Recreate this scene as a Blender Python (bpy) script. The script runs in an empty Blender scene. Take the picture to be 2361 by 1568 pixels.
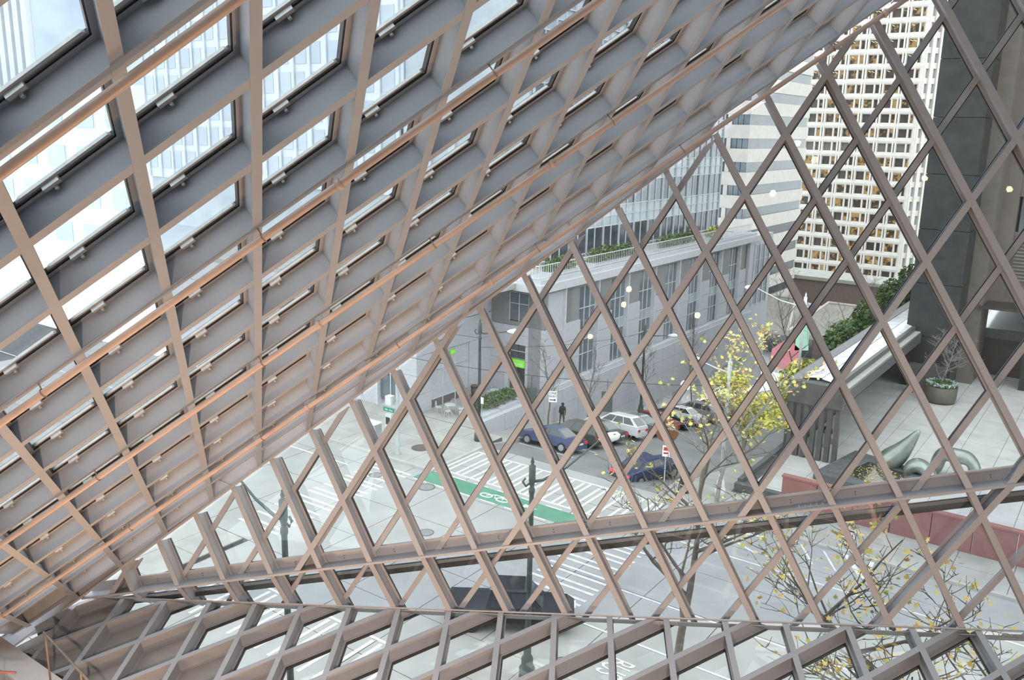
import bpy, bmesh, math, random
import numpy as np
from mathutils import Vector, Matrix

random.seed(7)
SC = bpy.context.scene
COL = SC.collection

# ------------------------------------------------------------------ camera
CAMZ = 20.0                                     # eye level above the street
W = np.array([[0.8128009586, 0.1517810132, -0.5624207728],
              [0.5821944242, -0.1783265778, 0.7932523458],
              [0.0201060730, -0.9721945051, -0.2333100730]])
F_PX = 2036.495
cam = bpy.data.cameras.new('camera')
cam.sensor_fit = 'HORIZONTAL'; cam.sensor_width = 36.0
cam.lens = 36.0 * F_PX / 2361.0
cam.clip_start = 0.05; cam.clip_end = 6000
cam_ob = bpy.data.objects.new('camera', cam); COL.objects.link(cam_ob)
_m = Matrix(((W[0][0], -W[0][1], -W[0][2], 0), (W[1][0], -W[1][1], -W[1][2], 0),
             (W[2][0], -W[2][1], -W[2][2], CAMZ), (0, 0, 0, 1)))
cam_ob.matrix_world = _m
SC.camera = cam_ob

# ------------------------------------------------------------------ overcast sky
world = bpy.data.worlds.new('overcast'); SC.world = world; world.use_nodes = True
wn = world.node_tree.nodes; wl = world.node_tree.links; wn.clear()
wo = wn.new('ShaderNodeOutputWorld'); bg = wn.new('ShaderNodeBackground')
tc = wn.new('ShaderNodeTexCoord'); nz = wn.new('ShaderNodeTexNoise'); rp = wn.new('ShaderNodeValToRGB')
nz.inputs['Scale'].default_value = 2.2; nz.inputs['Detail'].default_value = 4
rp.color_ramp.elements[0].position = 0.3; rp.color_ramp.elements[0].color = (0.90, 0.95, 1.0, 1)
rp.color_ramp.elements[1].position = 0.7; rp.color_ramp.elements[1].color = (0.97, 0.985, 1.0, 1)
wl.new(tc.outputs['Generated'], nz.inputs['Vector']); wl.new(nz.outputs['Fac'], rp.inputs['Fac'])
wl.new(rp.outputs['Color'], bg.inputs['Color']); wl.new(bg.outputs[0], wo.inputs[0])
bg.inputs['Strength'].default_value = 2.25

# ------------------------------------------------------------------ warm lamps of the reading rooms
def area(name, loc, target, power, size, col, spread=180):
    l = bpy.data.lights.new(name, 'AREA'); l.shape = 'DISK'; l.size = size; l.energy = power; l.color = col; l.spread = math.radians(spread)
    o = bpy.data.objects.new(name, l); COL.objects.link(o); o.location = loc
    o.rotation_euler = (Vector(target) - Vector(loc)).to_track_quat('-Z', 'Y').to_euler()
    return o
WARM = (1.0, 0.55, 0.26); WARM2 = (1.0, 0.72, 0.54)
area('lamp_hall_one', (-12.5, 5.6, 9.75), (-14.5, 8.0, 16.0), 110, 0.35, WARM)
area('lamp_hall_two', (-7.0, 5.6, 9.75), (-9.5, 9.0, 19.0), 240, 0.35, WARM)
area('lamp_hall_three', (-1.0, 5.6, 9.75), (-6.5, 8.0, 22.0), 300, 0.35, WARM)
area('lamp_hall_four', (5.0, 4.0, 9.75), (-3.0, 12.0, 20.0), 200, 0.35, WARM)
area('lamp_hall_five', (-1.0, -1.3, 17.7), (-11.0, 10.0, 9.5), 290, 0.35, WARM2, 75)
area('lamp_hall_six', (4.0, -1.3, 17.7), (-3.0, 13.0, 9.5), 200, 0.35, WARM2, 75)

SC.view_settings.view_transform = 'Standard'; SC.view_settings.look = 'None'
SC.view_settings.gamma = 1.0; SC.view_settings.use_curve_mapping = False
SC.view_settings.exposure = 0.22
try:
    cy = SC.cycles
    cy.max_bounces = 6; cy.diffuse_bounces = 3; cy.glossy_bounces = 2
    cy.use_adaptive_sampling = True; cy.adaptive_threshold = 0.03; cy.adaptive_min_samples = 12
    cy.transparent_max_bounces = 12; cy.transmission_bounces = 4
    cy.caustics_reflective = False; cy.caustics_refractive = False
    cy.sample_clamp_indirect = 6.0
except Exception:
    pass

# ------------------------------------------------------------------ materials
MATS = {}
def mat(name, c1, c2=None, scale=4.0, rough=0.6, metal=0.0, bump=0.0, detail=4.0, spec=None, stretch=None, emit=None, estr=0.0):
    m = bpy.data.materials.new(name); m.use_nodes = True
    nt = m.node_tree; b = nt.nodes['Principled BSDF']
    b.inputs['Roughness'].default_value = rough; b.inputs['Metallic'].default_value = metal
    if spec is not None: b.inputs['Specular IOR Level'].default_value = spec
    if c2 is None: c2 = tuple(min(1, x * 0.9) for x in c1)
    t = nt.nodes.new('ShaderNodeNewGeometry'); n = nt.nodes.new('ShaderNodeTexNoise')
    n.inputs['Scale'].default_value = scale; n.inputs['Detail'].default_value = detail
    if stretch:
        mp = nt.nodes.new('ShaderNodeMapping'); mp.inputs['Scale'].default_value = stretch
        nt.links.new(t.outputs['Position'], mp.inputs['Vector']); nt.links.new(mp.outputs[0], n.inputs['Vector'])
    else:
        nt.links.new(t.outputs['Position'], n.inputs['Vector'])
    r = nt.nodes.new('ShaderNodeValToRGB')
    r.color_ramp.elements[0].position = 0.35; r.color_ramp.elements[0].color = (*c1, 1)
    r.color_ramp.elements[1].position = 0.65; r.color_ramp.elements[1].color = (*c2, 1)
    nt.links.new(n.outputs['Fac'], r.inputs['Fac']); nt.links.new(r.outputs['Color'], b.inputs['Base Color'])
    if bump:
        bp = nt.nodes.new('ShaderNodeBump'); bp.inputs['Strength'].default_value = bump; bp.inputs['Distance'].default_value = 0.02
        nt.links.new(n.outputs['Fac'], bp.inputs['Height']); nt.links.new(bp.outputs['Normal'], b.inputs['Normal'])
    if emit:
        b.inputs['Emission Color'].default_value = (*emit, 1); b.inputs['Emission Strength'].default_value = estr
    MATS[name] = m
    return m

def glass_mat(name, tint, refl=1.0, extra=0.0):
    m = bpy.data.materials.new(name); m.use_nodes = True; nt = m.node_tree; nt.nodes.clear()
    out = nt.nodes.new('ShaderNodeOutputMaterial'); mx = nt.nodes.new('ShaderNodeMixShader')
    tr = nt.nodes.new('ShaderNodeBsdfTransparent'); gl = nt.nodes.new('ShaderNodeBsdfGlossy')
    fr = nt.nodes.new('ShaderNodeLayerWeight'); fr.inputs['Blend'].default_value = 0.5
    pw_ = nt.nodes.new('ShaderNodeMath'); pw_.operation = 'POWER'; pw_.inputs[1].default_value = 4.5
    ma = nt.nodes.new('ShaderNodeMath'); ma.operation = 'MULTIPLY_ADD'; ma.use_clamp = True
    ma.inputs[1].default_value = 0.75 * refl; ma.inputs[2].default_value = 0.03 * refl + extra
    tcn = nt.nodes.new('ShaderNodeTexCoord'); no = nt.nodes.new('ShaderNodeTexNoise'); no.inputs['Scale'].default_value = 1.3
    bp = nt.nodes.new('ShaderNodeBump'); bp.inputs['Strength'].default_value = 0.04; bp.inputs['Distance'].default_value = 0.02
    nt.links.new(tcn.outputs['Object'], no.inputs['Vector']); nt.links.new(no.outputs['Fac'], bp.inputs['Height'])
    nt.links.new(bp.outputs['Normal'], gl.inputs['Normal'])
    tr.inputs['Color'].default_value = (*tint, 1); gl.inputs['Roughness'].default_value = 0.0
    gl.inputs['Color'].default_value = (0.95, 0.97, 1, 1)
    nt.links.new(fr.outputs['Facing'], pw_.inputs[0]); nt.links.new(pw_.outputs[0], ma.inputs[0]); nt.links.new(ma.outputs[0], mx.inputs[0])
    nt.links.new(tr.outputs[0], mx.inputs[1]); nt.links.new(gl.outputs[0], mx.inputs[2]); nt.links.new(mx.outputs[0], out.inputs[0])
    MATS[name] = m
    return m

mat('steel', (0.34, 0.36, 0.395), (0.32, 0.34, 0.375), 3.0, 0.42)
mat('steel_edge', (0.40, 0.41, 0.43), (0.36, 0.37, 0.39), 3.0, 0.4)
mat('mullion_dark', (0.060, 0.058, 0.056), (0.045, 0.044, 0.043), 6.0, 0.45)
mat('mullion_bronze', (0.36, 0.32, 0.30), (0.32, 0.285, 0.265), 5.0, 0.45)
mat('bead_silver', (0.62, 0.64, 0.64), (0.52, 0.54, 0.54), 9.0, 0.35, 0.4)
mat('pipe_orange', (0.52, 0.40, 0.34), (0.47, 0.36, 0.30), 6.0, 0.4)
mat('bolt', (0.30, 0.29, 0.29), (0.22, 0.21, 0.21), 20.0, 0.5, 0.3)
mat('slab_pale', (0.66, 0.64, 0.63), (0.58, 0.56, 0.56), 2.0, 0.6)
mat('panel_grey', (0.30, 0.28, 0.27), (0.26, 0.245, 0.235), 2.5, 0.6)
mat('carpet', (0.42, 0.38, 0.34), (0.36, 0.33, 0.30), 6.0, 0.9)
mat('plaster', (0.58, 0.55, 0.52), (0.53, 0.50, 0.48), 2.0, 0.8)
mat('rail_red', (0.34, 0.14, 0.12), (0.28, 0.12, 0.10), 6.0, 0.4)
mat('rail_brown', (0.30, 0.23, 0.18), (0.24, 0.18, 0.14), 6.0, 0.4)
mat('lamp_glow', (1, 0.8, 0.55), None, 3, 0.5, emit=(1.0, 0.78, 0.5), estr=14.0)
glass_mat('glass_clear', (0.93, 0.96, 0.95), 1.1, 0.0)
glass_mat('glass_lower', (0.86, 0.89, 0.90), 1.5, 0.02)
glass_mat('glass_roof', (0.88, 0.92, 0.93), 1.0, 0.0)

mat('road', (0.33, 0.335, 0.33), (0.40, 0.405, 0.40), 0.35, 0.7, bump=0.15, detail=8)
mat('road_dark', (0.20, 0.205, 0.21), (0.25, 0.255, 0.26), 0.5, 0.7, bump=0.2, detail=9)
mat('joint', (0.13, 0.13, 0.13), (0.10, 0.10, 0.10), 2.0, 0.9)
mat('walk', (0.42, 0.42, 0.40), (0.34, 0.34, 0.32), 0.7, 0.75, bump=0.1, detail=7)
mat('kerb', (0.47, 0.47, 0.45), (0.40, 0.40, 0.38), 1.5, 0.8)
mat('paint_white', (0.78, 0.78, 0.78), (0.62, 0.62, 0.62), 3.0, 0.7, detail=8)
mat('paint_green', (0.085, 0.24, 0.16), (0.11, 0.29, 0.20), 1.2, 0.75, detail=8)
mat('paving', (0.55, 0.55, 0.54), (0.47, 0.47, 0.46), 0.8, 0.75, detail=7)
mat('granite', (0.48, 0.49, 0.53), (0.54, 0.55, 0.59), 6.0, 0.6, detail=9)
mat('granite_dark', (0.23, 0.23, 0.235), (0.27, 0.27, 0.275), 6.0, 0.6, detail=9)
mat('stone_light', (0.60, 0.61, 0.64), (0.53, 0.54, 0.57), 3.0, 0.6)
mat('window_dark', (0.045, 0.055, 0.065), (0.075, 0.09, 0.10), 0.6, 0.12, spec=0.8)
mat('window_blue', (0.10, 0.13, 0.155), (0.17, 0.20, 0.23), 0.3, 0.08, spec=0.9)
mat('window_pale', (0.36, 0.41, 0.45), (0.45, 0.50, 0.54), 0.4, 0.15, spec=0.8)
mat('window_bronze', (0.16, 0.12, 0.09), (0.11, 0.085, 0.065), 1.0, 0.2, spec=0.7)
mat('frame_pale', (0.62, 0.65, 0.70), (0.55, 0.58, 0.63), 2.0, 0.5)
mat('beige_band', (0.56, 0.52, 0.49), (0.50, 0.47, 0.44), 1.0, 0.7)
mat('tower_white', (0.72, 0.68, 0.64), (0.66, 0.62, 0.58), 0.8, 0.7)
def lit_window(name, scale, thr):                       # dark room with warm lit patches
    m = mat(name, (0.035, 0.032, 0.03), (0.05, 0.045, 0.04), 1.0, 0.25); nt = m.node_tree; b_ = nt.nodes['Principled BSDF']
    g = nt.nodes.new('ShaderNodeNewGeometry'); n = nt.nodes.new('ShaderNodeTexNoise'); n.inputs['Scale'].default_value = scale; n.inputs['Detail'].default_value = 3
    r = nt.nodes.new('ShaderNodeValToRGB'); r.color_ramp.elements[0].position = thr; r.color_ramp.elements[0].color = (0.02, 0.012, 0.006, 1)
    r.color_ramp.elements[1].position = thr + 0.14; r.color_ramp.elements[1].color = (0.42, 0.25, 0.075, 1)
    nt.links.new(g.outputs['Position'], n.inputs['Vector']); nt.links.new(n.outputs['Fac'], r.inputs['Fac']); nt.links.new(r.outputs['Color'], b_.inputs['Emission Color'])
    b_.inputs['Emission Strength'].default_value = 1.0
lit_window('tower_lit', 0.9, 0.42); lit_window('tower_half', 1.1, 0.52)
mat('tower_dim', (0.045, 0.04, 0.04), (0.09, 0.075, 0.06), 0.9, 0.25, spec=0.7)
mat('office_lamp', (1, 0.85, 0.55), None, 3, 0.5, emit=(1.0, 0.72, 0.36), estr=1.3)
mat('dark_granite', (0.030, 0.032, 0.034), (0.044, 0.045, 0.046), 1.2, 0.5, detail=7, spec=0.25)
mat('brown_granite', (0.17, 0.145, 0.125), (0.14, 0.12, 0.105), 1.5, 0.5)
mat('louvre', (0.22, 0.21, 0.20), (0.18, 0.17, 0.165), 3.0, 0.6)
mat('canopy_metal', (0.115, 0.11, 0.11), (0.09, 0.088, 0.088), 2.0, 0.45)
mat('canopy_gutter', (0.22, 0.22, 0.235), (0.19, 0.19, 0.20), 2.0, 0.5)
mat('canopy_sky_glass', (0.86, 0.89, 0.93), (0.80, 0.84, 0.89), 0.5, 0.12, spec=1.0)  # white base colour stands in for the sky mirrored in the glass
mat('lead_line', (0.16, 0.17, 0.19), None, 2.0, 0.5)
mat('lobby', (0.035, 0.03, 0.028), (0.06, 0.045, 0.035), 1.0, 0.35)
mat('bronze', (0.24, 0.28, 0.25), (0.33, 0.37, 0.34), 1.6, 0.33, 0.55, detail=5)
mat('pool_stone', (0.09, 0.095, 0.10), (0.13, 0.135, 0.14), 2.5, 0.6)
mat('pool_water', (0.035, 0.04, 0.03), (0.06, 0.06, 0.04), 3.0, 0.08)
mat('pot', (0.12, 0.105, 0.09), (0.095, 0.085, 0.07), 2.0, 0.6)
mat('soil_green', (0.10, 0.15, 0.05), (0.06, 0.10, 0.03), 8.0, 0.9)
mat('kale', (0.52, 0.60, 0.60), (0.40, 0.50, 0.48), 12.0, 0.8)
mat('hedge', (0.11, 0.17, 0.05), (0.17, 0.24, 0.08), 10.0, 0.9)
mat('conifer', (0.05, 0.10, 0.045), (0.08, 0.14, 0.06), 10.0, 0.9)
mat('olive', (0.28, 0.25, 0.06), (0.20, 0.20, 0.05), 10.0, 0.9)
mat('bark_grey', (0.30, 0.29, 0.27), (0.22, 0.21, 0.19), 9.0, 0.9)
mat('bark_brown', (0.14, 0.12, 0.10), (0.19, 0.165, 0.14), 9.0, 0.9)
mat('leaf_yellow', (0.90, 0.66, 0.13), (0.84, 0.70, 0.22), 0.9, 0.6)
mat('leaf_lime', (0.68, 0.66, 0.16), (0.50, 0.56, 0.12), 0.9, 0.6)
mat('leaf_amber', (0.86, 0.52, 0.18), (0.90, 0.66, 0.26), 0.9, 0.6)
mat('post_green', (0.055, 0.075, 0.07), (0.075, 0.095, 0.09), 4.0, 0.5)
mat('post_white', (0.70, 0.71, 0.71), (0.62, 0.63, 0.63), 3.0, 0.5)
mat('post_grey', (0.40, 0.43, 0.45), (0.34, 0.37, 0.39), 3.0, 0.5)
mat('lamp_white', (0.80, 0.81, 0.82), (0.72, 0.73, 0.74), 3.0, 0.4)
mat('sign_white', (0.86, 0.86, 0.86), (0.80, 0.80, 0.80), 2.0, 0.5)
mat('sign_black', (0.02, 0.02, 0.02), None, 2.0, 0.5)
mat('sign_green', (0.02, 0.26, 0.16), (0.025, 0.29, 0.18), 2.0, 0.5)
mat('sign_brown', (0.20, 0.075, 0.03), (0.17, 0.065, 0.03), 2.0, 0.5)
mat('sign_lime', (0.20, 0.62, 0.05), (0.16, 0.55, 0.04), 2.0, 0.5, emit=(0.25, 0.85, 0.06), estr=0.35)
mat('sign_red', (0.55, 0.05, 0.05), None, 2.0, 0.5)
mat('banner_red', (0.52, 0.16, 0.19), (0.44, 0.13, 0.16), 0.6, 0.7)
mat('banner_green', (0.33, 0.56, 0.42), (0.28, 0.48, 0.36), 0.6, 0.7)
mat('red_wall', (0.30, 0.13, 0.12), (0.25, 0.11, 0.105), 1.5, 0.7)
mat('roof_tan', (0.33, 0.31, 0.28), (0.27, 0.255, 0.23), 1.0, 0.8)
mat('ridge_tan', (0.55, 0.49, 0.43), None, 1.0, 0.8)
mat('brickish', (0.23, 0.16, 0.13), (0.18, 0.15, 0.14), 2.5, 0.8)
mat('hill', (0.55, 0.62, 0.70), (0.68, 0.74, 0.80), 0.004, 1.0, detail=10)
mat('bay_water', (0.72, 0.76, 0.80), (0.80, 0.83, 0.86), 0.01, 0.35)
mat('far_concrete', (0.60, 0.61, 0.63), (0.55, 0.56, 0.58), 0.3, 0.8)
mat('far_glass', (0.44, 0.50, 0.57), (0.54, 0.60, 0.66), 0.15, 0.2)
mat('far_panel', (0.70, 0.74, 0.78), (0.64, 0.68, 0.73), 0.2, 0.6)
mat('tire', (0.02, 0.02, 0.02), None, 5, 0.8)
mat('rim', (0.45, 0.46, 0.47), (0.35, 0.36, 0.37), 8, 0.35, 0.7)
mat('car_glass', (0.03, 0.035, 0.04), (0.05, 0.055, 0.06), 0.8, 0.06, spec=0.9)
mat('tail_red', (0.55, 0.02, 0.02), None, 3, 0.3, emit=(1, 0.05, 0.05), estr=0.15)
mat('tail_on', (0.8, 0.03, 0.03), None, 3, 0.3, emit=(1, 0.06, 0.08), estr=2.0)
mat('head_lamp', (0.9, 0.9, 0.85), None, 3, 0.2, emit=(1, 0.85, 0.6), estr=2.0)
mat('black_trim', (0.025, 0.025, 0.027), None, 5, 0.6)
mat('chrome_wire', (0.72, 0.73, 0.74), (0.60, 0.61, 0.62), 8, 0.4, 0.3)
mat('skin', (0.55, 0.36, 0.27), (0.50, 0.32, 0.24), 8, 0.6)
mat('hair_dark', (0.05, 0.035, 0.03), None, 12, 0.8)
mat('cloth_black', (0.025, 0.026, 0.032), (0.04, 0.04, 0.046), 8, 0.9)
mat('cloth_grey', (0.36, 0.35, 0.34), (0.42, 0.41, 0.40), 8, 0.9)
mat('cloth_tan', (0.40, 0.32, 0.23), (0.34, 0.27, 0.19), 8, 0.9)
mat('cloth_brown', (0.11, 0.085, 0.07), (0.14, 0.11, 0.09), 8, 0.9)
mat('cloth_red', (0.50, 0.06, 0.08), None, 8, 0.9)
mat('shoe_white', (0.66, 0.65, 0.64), None, 8, 0.7)
CARPAINT = {}
def paint(name, c, metal=0.25):
    CARPAINT[name] = mat('paint_' + name, c, tuple(x * 0.93 for x in c), 1.0, 0.22, metal, spec=0.6)

# ------------------------------------------------------------------ mesh helpers
class MB:
    def __init__(self): self.v = []; self.f = []; self.mi = []
    def add(self, vs, fs, mi=0):
        n = len(self.v); self.v += [tuple(map(float, p)) for p in vs]
        self.f += [tuple(n + i for i in f) for f in fs]; self.mi += [mi] * len(fs); return self
    def box(self, lo, hi, mi=0):
        x0, y0, z0 = lo; x1, y1, z1 = hi
        return self.add([(x0, y0, z0), (x1, y0, z0), (x1, y1, z0), (x0, y1, z0), (x0, y0, z1), (x1, y0, z1), (x1, y1, z1), (x0, y1, z1)],
                        [(0, 3, 2, 1), (4, 5, 6, 7), (0, 1, 5, 4), (1, 2, 6, 5), (2, 3, 7, 6), (3, 0, 4, 7)], mi)
    def hexa(self, a, b, mi=0):                       # two quads of four points each
        return self.add(list(a) + list(b), [(0, 3, 2, 1), (4, 5, 6, 7), (0, 1, 5, 4), (1, 2, 6, 5), (2, 3, 7, 6), (3, 0, 4, 7)], mi)
    def prism(self, poly, vec, mi=0):
        n = len(poly); p = [Vector(q) for q in poly]; w = Vector(vec)
        return self.add(p + [q + w for q in p], [tuple(range(n - 1, -1, -1)), tuple(range(n, 2 * n))] +
                        [(i, (i + 1) % n, n + (i + 1) % n, n + i) for i in range(n)], mi)
    def tube(self, pts, rads, k=8, mi=0, cap=True):
        pts = [Vector(p) for p in pts]
        if not hasattr(rads, '__len__'): rads = [rads] * len(pts)
        base = len(self.v); ref = None
        for i, p in enumerate(pts):
            d = (pts[min(i + 1, len(pts) - 1)] - pts[max(i - 1, 0)]).normalized()
            if ref is None or abs(ref.dot(d)) > 0.95:
                ref = Vector((0, 0, 1)) if abs(d.z) < 0.9 else Vector((1, 0, 0))
            a = (ref - d * ref.dot(d)).normalized(); ref = a; b = d.cross(a)
            for j in range(k):
                t = 2 * math.pi * j / k; q = p + (a * math.cos(t) + b * math.sin(t)) * rads[i]; self.v.append(tuple(q))
        for i in range(len(pts) - 1):
            for j in range(k):
                self.f.append((base + i * k + j, base + i * k + (j + 1) % k, base + (i + 1) * k + (j + 1) % k, base + (i + 1) * k + j)); self.mi.append(mi)
        if cap:
            self.f.append(tuple(base + j for j in range(k - 1, -1, -1))); self.mi.append(mi)
            e = base + (len(pts) - 1) * k; self.f.append(tuple(e + j for j in range(k))); self.mi.append(mi)
        return self
    def lathe(self, prof, k=16, mi=0, c=(0, 0, 0)):
        base = len(self.v)
        for r, z in prof:
            for j in range(k):
                t = 2 * math.pi * j / k; self.v.append((c[0] + max(r, 1e-4) * math.cos(t), c[1] + max(r, 1e-4) * math.sin(t), c[2] + z))
        n = len(prof)
        for i in range(n - 1):
            for j in range(k):
                self.f.append((base + i * k + j, base + i * k + (j + 1) % k, base + (i + 1) * k + (j + 1) % k, base + (i + 1) * k + j)); self.mi.append(mi)
        if prof[0][0] > 0.01 and prof[0] != prof[-1]: self.f.append(tuple(base + j for j in range(k - 1, -1, -1))); self.mi.append(mi)
        if prof[-1][0] > 0.01 and prof[0] != prof[-1]: self.f.append(tuple(base + (n - 1) * k + j for j in range(k))); self.mi.append(mi)
        return self
    def mesh(self, name, mats, smooth=False):
        me = bpy.data.meshes.new(name); me.from_pydata(self.v, [], self.f)
        if not isinstance(mats, (list, tuple)): mats = [mats]
        for m in mats: me.materials.append(MATS[m])
        if any(self.mi): me.polygons.foreach_set('material_index', self.mi)
        if smooth: me.polygons.foreach_set('use_smooth', [True] * len(me.polygons))
        me.update(); return me
    def build(self, name, mats, parent=None, smooth=False, loc=None):
        return link(name, self.mesh(name, mats, smooth), parent, loc)

def link(name, me, parent=None, loc=None, mw=None):
    o = bpy.data.objects.new(name, me); COL.objects.link(o)
    if parent is not None: o.parent = parent
    if mw is not None: o.matrix_local = mw
    elif loc is not None: o.location = loc
    return o
def empty(name, loc=(0, 0, 0), rz=0.0):
    o = bpy.data.objects.new(name, None); COL.objects.link(o); o.location = loc; o.rotation_euler = (0, 0, rz); o.empty_display_size = 0.2
    return o
def tag(o, label=None, cat=None, group=None, kind=None):
    if label: o['label'] = label
    if cat: o['category'] = cat
    if group: o['group'] = group
    if kind: o['kind'] = kind
    return o
def struct(o, label, cat='structure'):
    return tag(o, label, cat, kind='structure')
def basis(o, x, y, z):
    return Matrix(((x[0], y[0], z[0], o[0]), (x[1], y[1], z[1], o[1]), (x[2], y[2], z[2], o[2]), (0, 0, 0, 1)))
def copy_tree(o, parent=None):
    c = o.copy(); COL.objects.link(c); c.parent = parent
    for ch in [k for k in bpy.data.objects if k.parent == o]: copy_tree(ch, c)
    return c
def boxobj(name, lo, hi, m, parent=None): return MB().box(lo, hi).build(name, m, parent)
UNIT_BOX = {}
def ubox(m):
    if m not in UNIT_BOX: UNIT_BOX[m] = MB().box((0, 0, 0), (1, 1, 1)).mesh('box_' + m, m)
    return UNIT_BOX[m]
def piece(name, lo, hi, m, parent):                   # cheap box piece: shared unit mesh, scaled
    s = Vector(hi) - Vector(lo)
    o = link(name, ubox(m), parent); o.location = lo; o.scale = s; return o
def text_obj(name, body, size, m, parent, mw, depth=0.006, align='CENTER'):
    cu = bpy.data.curves.new(name, 'FONT'); cu.body = body; cu.size = size; cu.extrude = depth; cu.align_x = align; cu.align_y = 'CENTER'; cu.resolution_u = 2
    t = bpy.data.objects.new(name + '_src', cu); COL.objects.link(t)
    dg = bpy.context.evaluated_depsgraph_get(); me = bpy.data.meshes.new_from_object(t.evaluated_get(dg)); me.name = name
    bpy.data.objects.remove(t); me.materials.clear(); me.materials.append(MATS[m])
    return link(name, me, parent, mw=mw)
# ================================================================== the library's steel and glass shell
class Plane: pass
def mkplane(n, u, v, o):
    p = Plane(); p.n = np.array(n); p.u = np.array(u); p.v = np.array(v); p.o = np.array(o) + np.array([0, 0, CAMZ]); p.d = float(p.n @ p.o); return p
PA = mkplane([-0.67518, 0.00433, 0.73764], [0.77408, 0.62638, 0.70487], [-0.78454, 0.59346, -0.7216], [-6.13518, 4.93343, 0.34744])
PB = mkplane([-0.35462, 0.91262, -0.20341], [0.48645, 0.42015, 1.03694], [0.65033, 0.02269, -1.03197], [-12.63651, 10.98121, -8.30523])
PD = mkplane([0.02613, 0.21569, -0.97611], [0.58817, 1.04026, 0.24561], [0.63117, -1.02288, -0.20913], [-18.32067, 7.65713, -10.56798])
def node(p, i, j, h=0.0): return p.o + i * p.u + j * p.v + p.n * h
C1 = np.array([-8.92794, 12.54951, 12.26562]); D1 = np.array([0.88494, 0.39783, 0.24210])
C2 = np.array([-8.99916, 12.68925, 10.79346]); D2 = np.array([0.91601, 0.38585, 0.10978])
def unit(a): return a / np.linalg.norm(a)
def project(P):
    c = W.T @ (np.asarray(P) - np.array([0, 0, CAMZ]))
    if c[2] < 0.2: return None
    return np.array([F_PX * c[0] / c[2] + 1180.5, F_PX * c[1] / c[2] + 784.0])
def in_view(P, m=260):
    q = project(P)
    return q is not None and -m < q[0] < 2361 + m and -m < q[1] < 1568 + m
def clipline(p0, d, hs, lo=-60.0, hi=60.0):
    for n, k in hs:
        a = float(n @ d); b = k - float(n @ p0)
        if abs(a) < 1e-9:
            if b < 0: return None
        elif a > 0: hi = min(hi, b / a)
        else: lo = max(lo, b / a)
    return (lo, hi) if hi - lo > 0.12 else None
def clippoly(poly, hs):
    for n, k in hs:
        out = []
        for a, b in zip(poly, poly[1:] + poly[:1]):
            fa, fb = n @ a - k, n @ b - k
            if fa <= 0: out.append(a)
            if fa * fb < 0: out.append(a + (b - a) * (fa / (fa - fb)))
        poly = out
        if len(poly) < 3: return []
    return poly

FL, DEP = 0.108, 0.30
IBOX = ((-FL / 2, FL / 2, 0.0, 0.010), (-0.005, 0.005, 0.010, DEP - 0.010), (-FL / 2, FL / 2, DEP - 0.010, DEP))
MBOX = ((-0.050, 0.050, 0.265, 0.345),); CBOX = ((-0.026, 0.026, 0.345, 0.395),)
def ibeam_mesh(name, m, fl=FL, dep=DEP):
    b = MB(); h = fl / 2
    b.box((0, -h, 0.0), (1, h, 0.010)); b.box((0, -0.005, 0.010), (1, 0.005, dep - 0.010)); b.box((0, -h, dep - 0.010), (1, h, dep))
    return b.mesh(name, m)
def member(name, me, p0, d, t0, t1, n, parent):
    d = unit(d) if abs(np.linalg.norm(d) - 1) > 1e-6 else d
    y = np.cross(n, d)
    return link(name, me, parent, mw=basis(p0 + d * t0, d * (t1 - t0), y, n))
def cut_member(name, boxes, m, p0, d, t0, t1, n, planes, parent):      # a beam mitred on the planes it runs into
    y = np.cross(n, d); bm = bmesh.new()
    for y0, y1, h0, h1 in boxes:
        vs = [bm.verts.new(p0 + d * t + y * a + n * h) for t in (t0 - 0.7, t1 + 0.7) for a, h in ((y0, h0), (y1, h0), (y1, h1), (y0, h1))]
        for f in ((0, 3, 2, 1), (4, 5, 6, 7), (0, 1, 5, 4), (1, 2, 6, 5), (2, 3, 7, 6), (3, 0, 4, 7)): bm.faces.new([vs[i] for i in f])
    for pn, k in planes:
        pn = np.asarray(pn, float); g = bm.verts[:] + bm.edges[:] + bm.faces[:]
        bmesh.ops.bisect_plane(bm, geom=g, plane_co=pn * (k / float(pn @ pn)), plane_no=pn, clear_outer=True)
        be = [e for e in bm.edges if e.is_boundary]
        if be: bmesh.ops.holes_fill(bm, edges=be)
    if not bm.faces: bm.free(); return None
    bmesh.ops.recalc_face_normals(bm, faces=bm.faces)
    me = bpy.data.meshes.new(name); bm.to_mesh(me); bm.free(); me.materials.append(MATS[m])
    return link(name, me, parent)

def inset(p, w, h, a=0, b=1, c=0, e=1):                 # inset rhombus corners (local to its node)
    nu, nv = np.linalg.norm(p.u), np.linalg.norm(p.v)
    s = np.linalg.norm(np.cross(p.u, p.v)) / (nu * nv)
    fu, fv = w / (nu * s), w / (nv * s)
    return [p.u * (a + fu) + p.v * (c + fv) + p.n * h, p.u * (b - fu) + p.v * (c + fv) + p.n * h,
            p.u * (b - fu) + p.v * (e - fv) + p.n * h, p.u * (a + fu) + p.v * (e - fv) + p.n * h]
def pane_mesh(p, name, m, w=0.045, h=0.352, t=0.012): return MB().prism(inset(p, w, h), p.n * t).mesh(name, m)
def ring_mesh(p, name, m, w0, w1, h0, h1):
    b = MB()
    o0, o1, i0, i1 = inset(p, w0, h0), inset(p, w0, h1), inset(p, w1, h0), inset(p, w1, h1)
    for k in range(4):
        q = (k + 1) % 4; b.hexa([o0[k], o0[q], i0[q], i0[k]], [o1[k], o1[q], i1[q], i1[k]])
    return b.mesh(name, m)
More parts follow.
